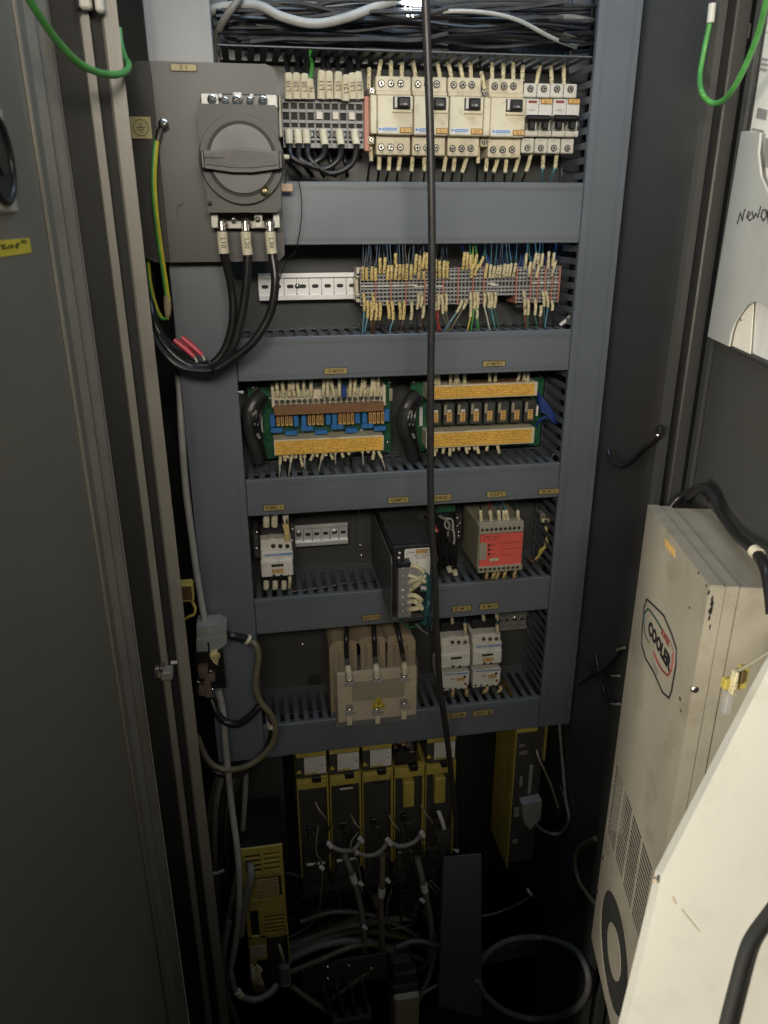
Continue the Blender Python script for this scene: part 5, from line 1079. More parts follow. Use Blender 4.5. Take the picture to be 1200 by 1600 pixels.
for i, (x, y) in enumerate(((503, 1356), (564, 1381), (713, 1328), (606, 1376), (660, 1407), (570, 1449))):
    q = pix([(x - 2, y - 2, -.018), (x + 2, y + 2, -.018)]); MB().tube(q, .0038, 8).build('cable_marker', m_wlab, label=('small bright marker low on the leftmost servo drive', 'small bright marker below the left jumper cable', 'small bright marker right of the rightmost servo drive', 'small bright marker under the middle jumper', 'yellowish marker on the right motor cable', 'dull marker on the thick bundle below the drives')[i], cat='marker')
t = thing('cable_plug', 'grey cable plug hanging below the rightmost servo drive', 'plug', P(692, 1330, -.01)); b = R4(682, 1305, 706, 1328, -.01); MB().prism([(b[0], -.01, b[3]), (b[1], -.01, b[3]), (b[1] - .004, -.01, b[2]), (b[0] + .010, -.01, b[2] - .006)], (0, .018, 0)).build('housing', m_drive, t)
# yellow drive at the right
a = R4(807, 1141, 856, 1145, .0); zb_ = P(793, 1357, .0).z; zt_ = ZB['5b'] + .05
t = thing('tall_drive', 'tall drive unit with plain yellow side plate right of the servo drives', 'drive', ((a[0] + a[1]) / 2, .05, zb_))
MB().box(a[0], a[0] + .002, .0, .108, zb_, zt_, .0005).build('yellow_side_plate', m_yplast, t)
MB().box(a[0] + .002, a[1] - .002, .010, .108, zb_ + .004, zt_, .001).build('body', m_drive, t)
MB().box(a[1] - .002, a[1], .002, .108, P(856, 1190, 0).z, zt_, .0004).build('right_edge', m_yplast, t)
b = R4(808, 1139, 840, 1144, .002); MB().box(b[0], b[1], .002, .012, b[2], b[3], .0005).build('yellow_header', m_yplast, t)
for k, (x0, y0, x1, y1, mm) in enumerate(((811, 1163, 820, 1167, m_gcable), (811, 1174, 824, 1179, m_gcable), (812, 1214, 816, 1228, m_fineprint), (803, 1262, 811, 1268, m_fineprint), (803, 1270, 811, 1276, m_fineprint), (801, 1312, 808, 1318, m_fineprint), (826, 1196, 831, 1240, m_fineprint))):
    b = R4(x0, y0, x1, y1, .009); MB().box(b[0], b[1], .0085, .012, b[2], b[3]).build('print', mm, t)
b = R4(815, 1256, 845, 1290, -.01); MB().prism([(b[0], -.01, b[3]), (b[1], -.01, b[3] + .004), (b[1], -.01, b[2] + .012), (b[0] + .02, -.01, b[2] - .01), (b[0] + .006, -.01, b[2] + .01)], (0, .02, 0)).build('grey_plug', m_pgray, t)
for i, (p, r, mm, lab) in enumerate((([(838, 1172, .0), (842, 1185, -.01), (850, 1202, -.01), (862, 1230, .0), (872, 1262, .0)], .0020, m_beige, 'pale wire leaving the top of the tall yellow-sided drive'),
        ([(872, 1100, .06), (876, 1160, .05), (880, 1205, .04), (884, 1250, .03), (889, 1280, .02), (878, 1300, .0), (862, 1303, -.01), (845, 1295, -.012), (836, 1285, -.012)], .0030, m_gcable, 'grey cable dropping behind the right duct and looping back to the plug'),
        ([(860, 1200, .02), (876, 1230, .02), (884, 1262, .02), (875, 1285, .02), (858, 1290, .02)], .0036, m_cable, 'black cable looping beside the tall yellow-sided drive'),
        ([(930, 1310, -.02), (905, 1325, -.02), (899, 1345, -.02), (904, 1375, -.02), (920, 1400, -.02), (935, 1415, -.02)], .0042, m_olive, 'olive cable curving left of the white cooler near the bottom'))):
    cab(lab, p, r, mm, wall=True)
cab('short pale cable end sticking up from the dark floor on the right', [(824, 1388, .0), (827, 1394, -.004), (831, 1399, -.004)], .0030, m_sleevep, 'cable end', name='cable_end')

# ------------------------------------------------------------------ yellow power unit lower left
YW = -.06
a = R4(374, 1322, 441, 1326, YW); wb = R4(380, 1530, 452, 1534, YW)
x0, x1 = a[0], a[1]; zt_ = P(408, 1324, YW).z; zb_ = P(415, 1545, YW).z; H = zt_ - zb_; w = x1 - x0
t = thing('yellow_power_unit', 'yellow slotted power unit with dark terminal bay at the lower left', 'power unit', ((x0 + x1) / 2, YW, zb_))
MB().box(x0 + .001, x1 - .001, YW + .004, .06, zb_ + .002, zt_ - .001, .001).build('inner_case', m_black, t)
def ybar(u0, u1, v0, v1, name='cover_bar', mm=None, yo=0): return MB().box(x0 + w * u0, x0 + w * u1, YW + yo, YW + .004, zt_ - H * v1, zt_ - H * v0, .0006).build(name, mm or m_yplast, t)
ybar(0, 1, 0, .045); ybar(0, .10, .045, .62); ybar(.92, 1, .045, .62, 'right_edge'); ybar(.46, .54, .045, .17)
for k in range(4): ybar(.10, .46, .062 + k * .032, .076 + k * .032, 'louver'); ybar(.54, .92, .058 + k * .032, .076 + k * .032, 'louver')
ybar(.10, .92, .17, .20); ybar(.10, .30, .20, .34)
for k in range(8): ybar(.30, .86, .215 + k * .016, .222 + k * .016, 'dark_louver', m_goldlab)
ybar(.10, .92, .345, .42); ybar(.30, .46, .42, .62); ybar(.46, .92, .42, .47); 
for k in range(5): ybar(.46, .92, .485 + k * .026, .497 + k * .026, 'louver')
ybar(0, .45, .60, .78, 'lower_face'); ybar(0, .16, .78, .97, 'lower_edge'); ybar(.45, .92, .60, .625)
ybar(.03, .42, .67, .76, 'worn_label', m_cardlab, -.0006)
MB().box(x1 - .0015, x1 + .0008, YW - .004, YW + .02, zb_ + H * .18, zt_ - H * .6, .0004).build('side_flange', m_yplast, t)
MB().box(x0 + w * .48, x0 + w * .93, YW + .002, YW + .02, zb_ + H * .03, zt_ - H * .63, .002).build('terminal_bay', m_drive, t)
MB().box(x0 + w * .70, x0 + w * 1.0, YW - .006, YW + .01, zb_, zb_ + H * .16, .004).build('clear_terminal_cover', m_cloudy, t)
for i in range(6):
    x = 393 + i * 3.2
    lead([(x, 1508 + (i % 3) * 3, YW - .008), (x + 1 - i, 1522, YW - .012), (x + 2, 1535 + i, YW - .012), (x + 6, 1548 + i % 2 * 2, YW)], ordn(i + 1) + ' short cream wire in the cluster on the yellow power unit', 'cream wire cluster on the yellow power unit', m_sleeve2, m_sleeve, .0014, .0030, 0, .6)
lead([(436, 1476, YW - .002), (439, 1486, YW - .006), (442, 1497, YW - .006), (444, 1505, YW)], 'single cream wire at the right of the yellow power unit', None, m_beige, m_sleeve, .0014, .0026, 0, .8)
cab('dark grey cable hooked into the front of the yellow power unit', [(388, 1352, YW), (392, 1356, YW - .02), (391, 1380, YW - .03), (382, 1420, YW - .03), (376, 1460, YW - .03)], .0065, m_gcable)
cab('pale cable with bright band sweeping under the yellow power unit', [(361, 1522, -.09), (366, 1545, -.09), (380, 1558, -.09), (400, 1562, -.09), (420, 1553, -.085), (432, 1540, -.07)], .0060, m_gcable)
MB().tube(pix([(371, 1549, -.093), (376, 1556, -.093)]), .0068, 10).build('cable_band', m_sleevep, label='cream band on the pale cable under the yellow power unit', cat='band')

# ------------------------------------------------------------------ grey cables on the left and the connectors
cab('long pale grey cable running down the gap left of the duct to the grey connector', [(272, 560, .03), (280, 600, .02), (284, 680, .0), (290, 760, -.01), (300, 840, -.02), (308, 900, -.025), (318, 960, -.03), (324, 1000, -.03)], .0052, m_lcable)
cab('long pale grey cable continuing from the connector down to the bottom left', [(341, 1078, -.03), (348, 1110, -.035), (354, 1180, -.04), (362, 1260, -.05), (372, 1340, -.08), (374, 1400, -.09), (370, 1460, -.09), (360, 1515, -.09), (354, 1542, -.08)], .0056, m_lcable)
grp = 'dark grey cables bundled at the lower left'
bl = [[(352, 1195, .0), (338, 1250, .0), (335, 1320, .0), (340, 1400, .0), (345, 1470, .0), (352, 1600, .0)], [(362, 1200, .0), (350, 1240, .0), (344, 1300, .0), (348, 1380, .0), (354, 1450, .0), (360, 1560, .0)],
      [(372, 1200, .01), (358, 1250, .01), (352, 1330, .01), (345, 1400, .01), (346, 1500, .01), (344, 1620, .01)], [(385, 1190, .02), (382, 1260, .0), (376, 1330, -.02), (366, 1390, -.03), (356, 1440, -.03), (350, 1520, -.02)],
      [(392, 1170, .02), (375, 1215, .01), (362, 1250, .0), (356, 1320, -.01), (352, 1400, -.01), (348, 1480, -.02)], [(345, 1200, .02), (330, 1260, .02), (327, 1330, .02), (335, 1440, .02), (340, 1600, .02)],
      [(358, 1440, -.04), (350, 1480, -.05), (348, 1520, -.05), (356, 1560, -.04), (372, 1600, -.02)]]
for i, p in enumerate(bl): cab(ordn(i + 1) + ' dark grey cable in the bundle below the broad left duct', p, random.uniform(.0045, .0065), [m_gcable, m_gasket, m_olive][i % 3], group=grp)
cab('short pale cable end poking right from behind the frame at the lower left', [(326, 1366, -.04), (340, 1364, -.04), (350, 1360, -.04)], .0032, m_lcable, 'cable end', name='cable_end')
for i, p in enumerate(([(440, 1500, .02), (475, 1480, .02), (520, 1465, .02), (560, 1455, .03), (620, 1462, .03), (680, 1485, .04)], [(445, 1490, .03), (480, 1468, .03), (530, 1450, .03), (590, 1440, .03), (650, 1432, .04)], [(440, 1482, .04), (500, 1455, .04), (550, 1438, .04), (570, 1420, .04)], [(450, 1500, .0), (500, 1478, .0), (560, 1470, .0), (610, 1485, .0), (640, 1510, .0)])):
    cab(ordn(i + 1) + ' thick dim cable sweeping right from the yellow power unit', p, .0075, m_gcable if i % 2 else m_olive, group='thick dim cables on the cabinet floor')
# grey heavy connector on the left duct
YG = -.05
t = thing('heavy_connector', 'grey chamfered multi-pole connector hood in front of the left duct', 'connector', P(330, 1020, YG))
pp = pix([(307, 979), (344, 977), (354, 982), (354, 1005), (340, 1016), (308, 1018)], YG)
MB().prism(pp, (0, .035, 0)).build('hood', m_pgray, t)
pp = pix([(306.5, 1000), (354.5, 994), (354.5, 1005.5), (340, 1016.5), (307.5, 1018.5)], YG - .003); MB().prism(pp, (0, .0029, 0)).build('lower_step', m_pgray, t)
b = R4(323, 984, 331, 992, YG); MB().box(b[0], b[1], YG - .0006, YG, b[2], b[3]).build('moulded_print', m_fineprint, t)
b = R4(325, 1002, 328, 1020, YG); MB().box(b[0], b[1], YG - .005, YG, b[2], b[3]).build('notch', m_ink, t)
for i in range(7):
    cab(ordn(i + 1) + ' short cream wire fanning out under the grey connector hood', [(325 + i * 2.0, 1014, YG - .001), (329 + i * 1.9, 1022 + (6 - i) * .5, YG - .004 - i * .0008), (334 + i * 1.5, 1027 + (6 - i) * 1.2, YG - .005), (340 + i * .4, 1020 + (6 - i) * 3.1, YG - .002)], .0012, m_sleeve if i % 2 else m_sleeve2, 'wire', 'cream wires under the grey connector', n=6, name='wire')
t = thing('limit_switch_block', 'brown terminal block with shiny screws on a black plate below the grey connector', 'terminal block', P(330, 1090, YG))
b = R4(306, 1018, 351, 1077, YG + .02); MB().box(b[0], b[1], YG + .02, YG + .024, b[2], b[3], .001).build('black_plate', m_black, t)
for (x0_, y0_, x1_, y1_) in ((309, 1044, 325, 1062), (319, 1056, 336, 1068), (319, 1066, 330, 1092), (310, 1073, 320, 1089)):
    b = R4(x0_, y0_, x1_, y1_, YG + .004); MB().box(b[0], b[1], YG + .004 + random.uniform(0, .003), YG + .02, b[2], b[3], .0015).build('bakelite_part', m_term, t)
for x, y in ((329, 1050), (310, 1067), (332, 1078)): screw(t, P(x, y, YG + .002), .0028)
MB().tube(pix([(314, 1054, YG), (306, 1062, YG), (307, 1074, YG), (309, 1084, YG), (318, 1088, YG)]), .0008, 5).build('bent_steel_clip', m_steel, t)
o = cab('olive cable arching from the connector round in front of the lowest duct', [(386, 1001, -.04), (398, 1006, -.05), (404, 1024, -.05), (401, 1050, -.05), (399, 1075, -.05), (408, 1098, -.05), (422, 1115, -.05), (430, 1135, -.05), (426, 1160, -.05), (408, 1183, -.05), (380, 1199, -.05), (350, 1202, -.045), (325, 1188, -.04), (308, 1150, -.03)], .0052, m_olive)
o = cab('black sheathed cable from the connector to the cream collar', [(352, 992, -.04), (362, 993, -.045), (374, 996, -.045), (390, 1000, -.043)], .0066, m_cable)
MB().tube(pix([(385, 998, -.045), (389, 1000, -.045)]), .0085, 12).build('cream_collar', m_sleevep, o, smooth=True)
o = cab('black cable with white collar looping in front of the lowest duct end', [(330, 1092, -.03), (338, 1112, -.04), (352, 1128, -.045), (372, 1131, -.05), (392, 1118, -.05), (408, 1102, -.045), (420, 1112, -.045), (426, 1132, -.045), (420, 1165, -.045), (400, 1190, -.04), (370, 1210, -.04), (335, 1205, -.03), (312, 1170, -.02)], .0060, m_cable)
MB().tube(pix([(424.5, 1130, -.046), (424.5, 1136, -.046)]), .0075, 12).build('white_collar', m_sleevep, o, smooth=True)
t = thing('yellow_cable_reel', 'small yellow plastic case with printed label wedged behind the door frame', 'case', P(290, 965, -.08))
b = R4(270, 914, 302, 942, -.09); MB().box(b[0], b[1], -.09, -.07, b[2], b[3], .002).build('upper_case', m_yplast, t)
b2 = R4(272, 917, 300, 938, -.0905); MB().box(b2[0], b2[1], -.0912, -.0899, b2[2], b2[3]).build('dark_label', m_goldink, t)
MB().tube(smooth_path(pix([(300, 940, -.08), (305, 950, -.08), (303, 960, -.08), (296, 963, -.08), (288, 968, -.08)]), 5), .0022, 8).build('handle', m_yplast, t, smooth=True)

# ------------------------------------------------------------------ things on the cabinet floor
t = thing('terminal_bracket', 'punched steel bracket with bolts lying across the bottom', 'bracket', P(540, 1565, -.02))
YQ = -.02; A_, B_, C_, D_ = pix([(470, 1510), (600, 1490), (606, 1527), (476, 1552)], YQ); nrm = Vector((0, .003, 0))
MB().prism([A_, B_, C_, D_], nrm).build('plate', m_psub, t)
for x in range(6):
    c = P(486 + x * 17, 1537 - x * 3, YQ - .001); MB().box(c.x - .003, c.x + .003, YQ - .0008, YQ + .0005, c.z - .003, c.z + .003).build('punched_hole', m_slot, t)
for x, y in ((512, 1512), (512, 1530), (545, 1510), (580, 1514)): screw(t, P(x, y, YQ - .004), .0034, axis=(0, -.8, .6)); c = P(x, y, YQ - .002); MB().cyl(c + Vector((0, .004, -.003)), c, .0026, n=8).build('stud', m_steel, t)
t = thing('rail_stack', 'three thin steel fins standing in a dark tray at the very bottom', 'fins', P(545, 1590, -.03))
for i in range(4): MB().prism(pix([(505 + i * 20, 1550 - i * 4), (507 + i * 20, 1549 - i * 4), (524 + i * 18, 1596 - i * 3), (521 + i * 18, 1597 - i * 3)], -.04), (0, .05, 0)).build('fin', m_psub, t)
b = R4(520, 1594, 582, 1650, -.045); MB().box(b[0], b[1], -.045, .0, b[2], b[3], .002).build('tray', m_drive, t)
t = thing('large_plug', 'grey stepped plug with a bright worn face at the bottom centre', 'plug', P(635, 1600, -.05))
for (x0_, y0_, x1_, y1_, yy, mm) in ((612, 1502, 645, 1520, -.03, m_drive), (614, 1520, 652, 1540, -.035, m_drive), (613, 1540, 655, 1560, -.04, m_drive), (616, 1558, 655, 1640, -.05, m_cardlab)):
    b = R4(x0_, y0_, x1_, y1_, yy); MB().box(b[0], b[1], yy, .02, b[2], b[3] - .001, .004).build('step', mm, t)
t = thing('loose_panel', 'dark grey sheet panel standing upright at the bottom centre', 'panel', P(720, 1590, -.02))
MB().prism(pix([(694, 1340), (752, 1335), (753, 1590), (686, 1572)], -.03), (0, .003, 0)).build('sheet', m_finger, t)
MB().prism(pix([(694, 1342), (693.5, 1342), (685, 1572), (686, 1572)], -.0305), (0, .02, 0)).build('folded_edge', m_finger, t)
t = thing('punched_rail', 'dim punched rail behind the big cable loop at the bottom right', 'rail', P(830, 1500, .03))
MB().prism(pix([(752, 1488), (870, 1462), (885, 1482), (752, 1508)], .03), (0, .003, 0)).build('strip', m_psub, t)
for i in range(7): c = P(762 + i * 16, 1495 - i * 3.2, .029); MB().box(c.x - .005, c.x + .005, .0285, .031, c.z - .005, c.z + .005, .001).build('punched_hole', m_slot, t)
cab('big grey cable loop lying open at the bottom right', [(745, 1510, -.02), (770, 1482, -.02), (805, 1467, -.02), (850, 1466, -.02), (895, 1482, -.02), (916, 1512, -.02), (918, 1548, -.03), (900, 1575, -.03), (868, 1590, -.03), (830, 1592, -.03), (790, 1580, -.03), (760, 1556, -.03), (745, 1530, -.03)], .0060, m_gcable, wall=True)
cab('thin dark cable pair crossing the dark floor on the right', [(750, 1432, .05), (780, 1425, .05), (810, 1412, .05), (826, 1402, .05)], .0022, m_gcable, 'wire', name='wire')
cab('grey wire trailing right from under the big plug', [(650, 1560, -.03), (668, 1548, -.03), (684, 1538, -.02)], .0030, m_gcable, 'wire', name='wire')
for i in range(10):
    x = random.uniform(480, 900); y = random.uniform(1400, 1590)
    pass

# ------------------------------------------------------------------ left frame and door
def vprof(pts, name, m_, parent=None, z0=ZF + .001, z1=2.1, y=800, **kw):
    q = [(P(px, y, Y).x, Y) if px is not None else Y for px, Y in pts]
    return MB().prism([(a_[0], a_[1], z0) for a_ in q], (0, 0, z1 - z0)).build(name, m_, parent, **kw)
CABT = thing('control_cabinet', 'tall grey steel control cabinet standing with both its doors open', 'cabinet', (.17, -.17, ZF))
t = sub('frame', CABT, (P(245, 800, -.17).x, -.17, ZF), 'left steel frame with two raised ridges')
vprof([(270, -.184), (252, -.184), (249, -.181), (249, -.160), (270, -.10)], 'inner_ridge', m_frame, t)
vprof([(249, -.172), (234, -.172), (234, -.150), (249, -.150)], 'groove_floor', m_gasket, t)
vprof([(234, -.184), (223, -.184), (221, -.180), (218, -.150), (234, -.150)], 'outer_ridge', m_frame, t)
vprof([(221, -.166), (186, -.170), (186, -.150), (221, -.150)], 'hinge_channel', m_gasket, t)
XD = P(150, 800, -.23).x
t = sub('door', CABT, (XD, -.5, ZF), 'left door seen from the inside')
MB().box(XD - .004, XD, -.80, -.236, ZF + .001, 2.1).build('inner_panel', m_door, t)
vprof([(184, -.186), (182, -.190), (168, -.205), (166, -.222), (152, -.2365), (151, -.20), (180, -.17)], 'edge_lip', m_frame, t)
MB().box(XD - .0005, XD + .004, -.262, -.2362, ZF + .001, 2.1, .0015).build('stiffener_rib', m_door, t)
# fan on the door
c = PX(22, 333, XD); t = thing('door_fan', 'white square fan flange with black ring at the left picture edge', 'fan', (XD, c.y - .06, c.z))
y1, z0 = c.y, c.z; z1 = PX(1, 172, XD).z; FS = z1 - z0; y0 = y1 - FS
MB().box(XD, XD + .004, y0, y1, z0, z1, .002).build('flange', m_white, t)
cy, cz = (y0 + y1) / 2, (z0 + z1) / 2; R0 = FS * .40
mb = MB(); mb.tube([(XD + .0065, cy + R0 * math.cos(i * math.pi / 20), cz + R0 * math.sin(i * math.pi / 20)) for i in range(41)], .0032, 10); mb.build('ring', m_black, t, smooth=True)
MB().cyl((XD + .003, cy, cz), (XD + .006, cy, cz), R0, n=32).build('dark_opening', m_slot, t)
MB().cyl((XD + .006, cy, cz), (XD + .009, cy, cz), .012, n=24).build('hub', m_black, t)
MB().cyl((XD + .003, y1 - .013, z0 + .016), (XD + .0045, y1 - .013, z0 + .016), .005, n=14).build('screw_hole', m_ink, t)
# yellow handwritten sticker
a1 = PX(45, 372, XD); a2 = PX(46, 395, XD); a0 = PX(-40, 373, XD)
t = thing('handwritten_sticker', 'yellow label strip with black handwriting on the left door', 'sticker', (XD, (a1.y + a0.y) / 2, a2.z))
MB().box(XD, XD + .0006, a0.y, a1.y, a2.z, a1.z).build('strip', mat('bright_yellow_tape', (.85, .72, .05), .45, var=.05), t)
mb = MB()
for seg in (((0, 384), (8, 382), (3, 389), (12, 387)), ((12, 387), (17, 382), (20, 386), (16, 388), (22, 383)), ((27, 379), (24, 386), (28, 388), (26, 384), (31, 380)), ((33, 378), (35, 375), (38, 378), (35, 379), (33, 378)), ((38, 375), (41, 377), (39, 380))):
    mb.tube([PX(x, y, XD + .0008) for x, y in seg], .0005, 4)
mb.build('handwriting', m_ink, t)
o = cab('green earth wire swinging from the left door across the frame ridges', [(38, -14, -.36), (60, 22, -.34), (88, 62, -.31), (120, 96, -.28), (150, 112, -.25), (178, 117, -.22), (196, 112, -.19), (201, 101, -.16), (195, 90, -.13), (189, 70, -.11), (186, 45, -.10)], .0034, m_green, 'wire', name='earth_wire')
t = sub('hinge', CABT, P(140, 10, -.2), 'bright metal hinge')
for (x0_, x1_, yb2, mm) in ((121, 141, 13, m_white), (146, 160, 18, m_white), (115, 121, 18, m_black)):
    b = R4(x0_, -30, x1_, yb2, -.2); MB().box(b[0], b[1], -.2, -.188, b[2], b[3], .002).build('leaf', mm, t)
t = sub('catch', CABT, P(258, 1050, -.2), 'small door catch with bright steel corner')
b = R4(251, 1048, 270, 1061, -.2); MB().box(b[0], b[1], -.205, -.185, b[2], b[3], .002).build('block', m_frame, t)
b = R4(242, 1040, 250, 1058, -.2); MB().box(b[0], b[1], -.206, -.195, b[2], b[3], .002).build('steel_corner', m_steel, t)
b = R4(250, 1040, 256, 1048, -.2); MB().box(b[0], b[1], -.206, -.19, b[2], b[3], .001).build('pin', m_steel, t)
b = R4(267, 1033, 277, 1037, -.185); MB().box(b[0], b[1], -.1865, -.184, b[2], b[3], .0003).build('tiny_label', m_wlab, label='tiny pale label on the left frame above the door catch', cat='label')

# ------------------------------------------------------------------ right frame, door, pocket
DU = Vector((-.2309, -.9730, 0)); DN = Vector((-.9730, .2309, 0))
D0 = Vector((.590, -.185, 0))
t = sub('frame', CABT, (WX + .02, -.17, ZF), 'right steel frame with rubber groove')
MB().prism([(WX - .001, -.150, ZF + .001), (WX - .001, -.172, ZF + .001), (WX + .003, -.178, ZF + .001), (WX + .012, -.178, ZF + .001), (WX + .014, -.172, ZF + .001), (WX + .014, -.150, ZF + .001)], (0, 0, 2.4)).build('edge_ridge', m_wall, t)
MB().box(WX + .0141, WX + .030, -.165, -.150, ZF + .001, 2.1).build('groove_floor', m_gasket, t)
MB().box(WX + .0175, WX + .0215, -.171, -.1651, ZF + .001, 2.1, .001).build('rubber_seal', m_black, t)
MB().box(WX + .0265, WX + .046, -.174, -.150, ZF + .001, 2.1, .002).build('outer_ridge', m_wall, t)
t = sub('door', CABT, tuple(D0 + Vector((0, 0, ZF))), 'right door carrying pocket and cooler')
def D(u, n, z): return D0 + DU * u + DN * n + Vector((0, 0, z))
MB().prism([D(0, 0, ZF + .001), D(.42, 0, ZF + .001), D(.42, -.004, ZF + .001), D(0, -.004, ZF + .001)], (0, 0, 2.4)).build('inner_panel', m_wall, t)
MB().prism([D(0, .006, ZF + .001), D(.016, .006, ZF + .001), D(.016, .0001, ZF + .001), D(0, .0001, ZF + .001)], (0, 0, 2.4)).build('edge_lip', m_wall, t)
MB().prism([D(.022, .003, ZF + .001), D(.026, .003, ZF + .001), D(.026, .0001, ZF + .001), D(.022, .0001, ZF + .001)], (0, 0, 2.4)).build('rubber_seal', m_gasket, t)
pk0 = P(1107, 525, -.2)
def PK(px, py, off=0): return PP(px, py, pk0 - DN * off, DN)
t = thing('document_pocket', 'grey plastic document pocket with handwriting on the right door', 'document pocket', tuple(PK(1150, 545)))
out = [(1159, 205), (1187, 208), (1184, 240), (1188, 275), (1200, 303), (1225, 330), (1260, 335), (1260, 545), (1232, 515), (1215, 495), (1200, 483), (1188, 474), (1177, 471), (1165, 478), (1155, 491), (1147, 505), (1142, 520), (1138, 541), (1106, 526)]
MB().prism([PK(x, y) for x, y in out], -DN * .0025).build('front', m_pocket, t)
q0, q1 = PK(1106, 526), PK(1159, 205)
MB().prism([PK(1106, 526), PK(1106, 526, .0), PK(1159, 205), PK(1159, 205) - DN * .018, PK(1106, 526) - DN * .018], -DU * .0015).build('side', m_pocket, t)
MB().prism([PK(1138, 541), PK(1240, 588), PK(1240, 594), PK(1138, 547)], -DN * .018).build('bottom_ledge', m_gasket, t)
mb = MB()
for seg in (((1152, 350), (1157, 332), (1160, 345), (1163, 330), (1165, 327)), ((1167, 340), (1173, 334), (1170, 330), (1167, 338), (1171, 345), (1176, 341)), ((1175, 330), (1178, 341), (1181, 333), (1184, 340), (1189, 322)), ((1192, 328), (1189, 338), (1193, 345), (1198, 338), (1197, 328), (1192, 328)), ((1199, 330), (1201, 350)), ((1199, 330), (1206, 332), (1201, 340))):
    mb.tube([PK(x, y, -.0004) for x, y in seg], .0008, 5)
mb.build('handwriting', m_ink, t)
def sheet(pts, off, m_, lab, prints=()):
    o = MB().prism([PK(x, y, off) for x, y in pts], -DN * .0008).build('paper_sheet', m_, label=lab, cat='paper')
    for (x0_, y0_, x1_, y1_, mm) in prints:
        MB().prism([PK(x0_, y0_, off - .0006), PK(x1_, y0_ + 4, off - .0006), PK(x1_ - 2, y1_ + 4, off - .0006), PK(x0_ - 3, y1_, off - .0006)], -DN * .0004).build('print', mm, o)
    return o
sheet([(1186, 22), (1196, -40), (1300, -10), (1300, 420), (1230, 340), (1160, 285), (1170, 204)], .010, m_paper, 'yellowed printed form standing in the upper document pocket', [(1184, 168, 1199, 184, m_fineprint), (1184, 88, 1200, 92, m_fineprint), (1183, 96, 1200, 100, m_fineprint), (1183, 104, 1199, 108, m_fineprint), (1176, 200, 1194, 203, m_fineprint), (1188, 30, 1200, 33, m_fineprint), (1187, 46, 1200, 47, m_fineprint), (1196, 215, 1206, 260, m_fineprint)])
sheet([(1148, 462), (1178, 462), (1172, 555), (1136, 540)], .006, m_paper, 'cream paper visible in the lower cut-out of the document pocket', [(1154, 496, 1160, 498, m_fineprint)])
sheet([(1176, 462), (1250, 480), (1250, 590), (1168, 553)], .010, m_wlab, 'white rounded booklet in the lower cut-out of the document pocket')
def GY(x, y): return PX(x, y, WX - .007).y
cab('green earth wire looping from the right frame over to the right door', [(1111, 20, GY(1111, 20)), (1108, 40, GY(1108, 40)), (1101, 75, GY(1101, 75) - .004), (1094, 115, GY(1094, 115) - .008), (1096, 143, -.215), (1110, 160, -.22), (1128, 158, -.24), (1146, 138, -.27), (1166, 100, -.30), (1184, 55, -.33), (1196, 10, -.36), (1200, -10, -.37)], .0030, m_green, 'wire', name='earth_wire')
MB().tube(pix([(1113, 6, GY(1113, 6) - .001), (1110, 36, GY(1110, 36) - .001)]), .0042, 10).build('wire_sleeve', m_whitew, smooth=True, label='pale sleeve on the upper end of the right green earth wire', cat='sleeve')
b = [D(.03, .012, 0)]
q = PK(1167, 49, .01); MB().obox(q, (.006, .006, .016), None, .001).build('white_clip', m_white, label='small white clip at the edge of the right door near the top', cat='clip')
cab('black wire hanging from the side wall clip right of the duct', [(1032, 678, -.06), (1022, 690, -.05), (1008, 700, -.03), (990, 718, .0), (972, 728, .03), (955, 716, .06), (950, 704, .08)], .0040, m_cable, 'wire', name='wire', wall=True)
qc = PX(1032, 672, WX - .006); t = thing('wall_clip', 'small black clip with steel screw on the right side wall', 'clip', qc); MB().obox(qc, (.01, .012, .012), None, .002).build('clip_body', m_black, t); screw(t, PX(1029, 681, WX - .010), .003)

# ------------------------------------------------------------------ cooler on the right door
A0 = P(1012, 790, -.25); LU = .2331; LW = .080
cu = Vector((-.05246, -.2271, 0)).normalized(); cn = Vector((cu.y, -cu.x, 0)); cn = cn if cn.x < 0 else -cn
def CF(px, py): 
    q = PP(px, py, A0, cn) - A0; return q.dot(cu), -q.z
def C3(u, v, n=0.0): return A0 + cu * u + Vector((0, 0, -v)) + cn * n
vb = CF(921, 1452)[1]
print('cooler', LU, vb, 'vents', [CF(*q) for q in ((962, 1195), (1020, 1356), (1000, 1469), (947, 1300))], 'fan', CF(958, 1477), CF(936, 1375), CF(975, 1580), 'logo', [CF(*q) for q in ((1010, 937), (1058, 1010), (1046, 1090), (1002, 1010))])
RCm = Matrix((cu, cn, Vector((0, 0, 1)))).transposed()
def cb(mb, u0, u1, v0, v1, n0, n1, c=0): 
    mb.obox(C3((u0 + u1) / 2, (v0 + v1) / 2, (n0 + n1) / 2), (abs(u1 - u0), abs(n1 - n0), abs(v1 - v0)), RCm, c); return mb
t = thing('cabinet_cooler', 'dirty cream cabinet cooler unit lettered SUPER COOLER mounted on the right door', 'cooler', tuple(C3(LU / 2, vb, -LW / 2)))
H = vb
V = [CF(*q) for q in ((962, 1195), (1020, 1356), (1000, 1469), (947, 1300))]
vu0, vu1 = (V[0][0] + V[3][0]) / 2, (V[1][0] + V[2][0]) / 2; vv0, vv1 = (V[0][1] + V[1][1]) / 2, (V[2][1] + V[3][1]) / 2
fc = CF(956, 1478); fr = .081; fcv = fc[1]; fcu = LU / 2 - .004
mb = MB(); cb(mb, .002, LU - .002, .002, H, -LW, -.030, .001); mb.build('case', m_cooler, t)
mb = MB(); cb(mb, .010, LU - .010, vv0 - .01, H - .01, -.0299, -.022); mb.build('dark_interior', m_slot, t)
fe0, fe1 = fcv - fr - .006, fcv + fr + .006
mb = MB()
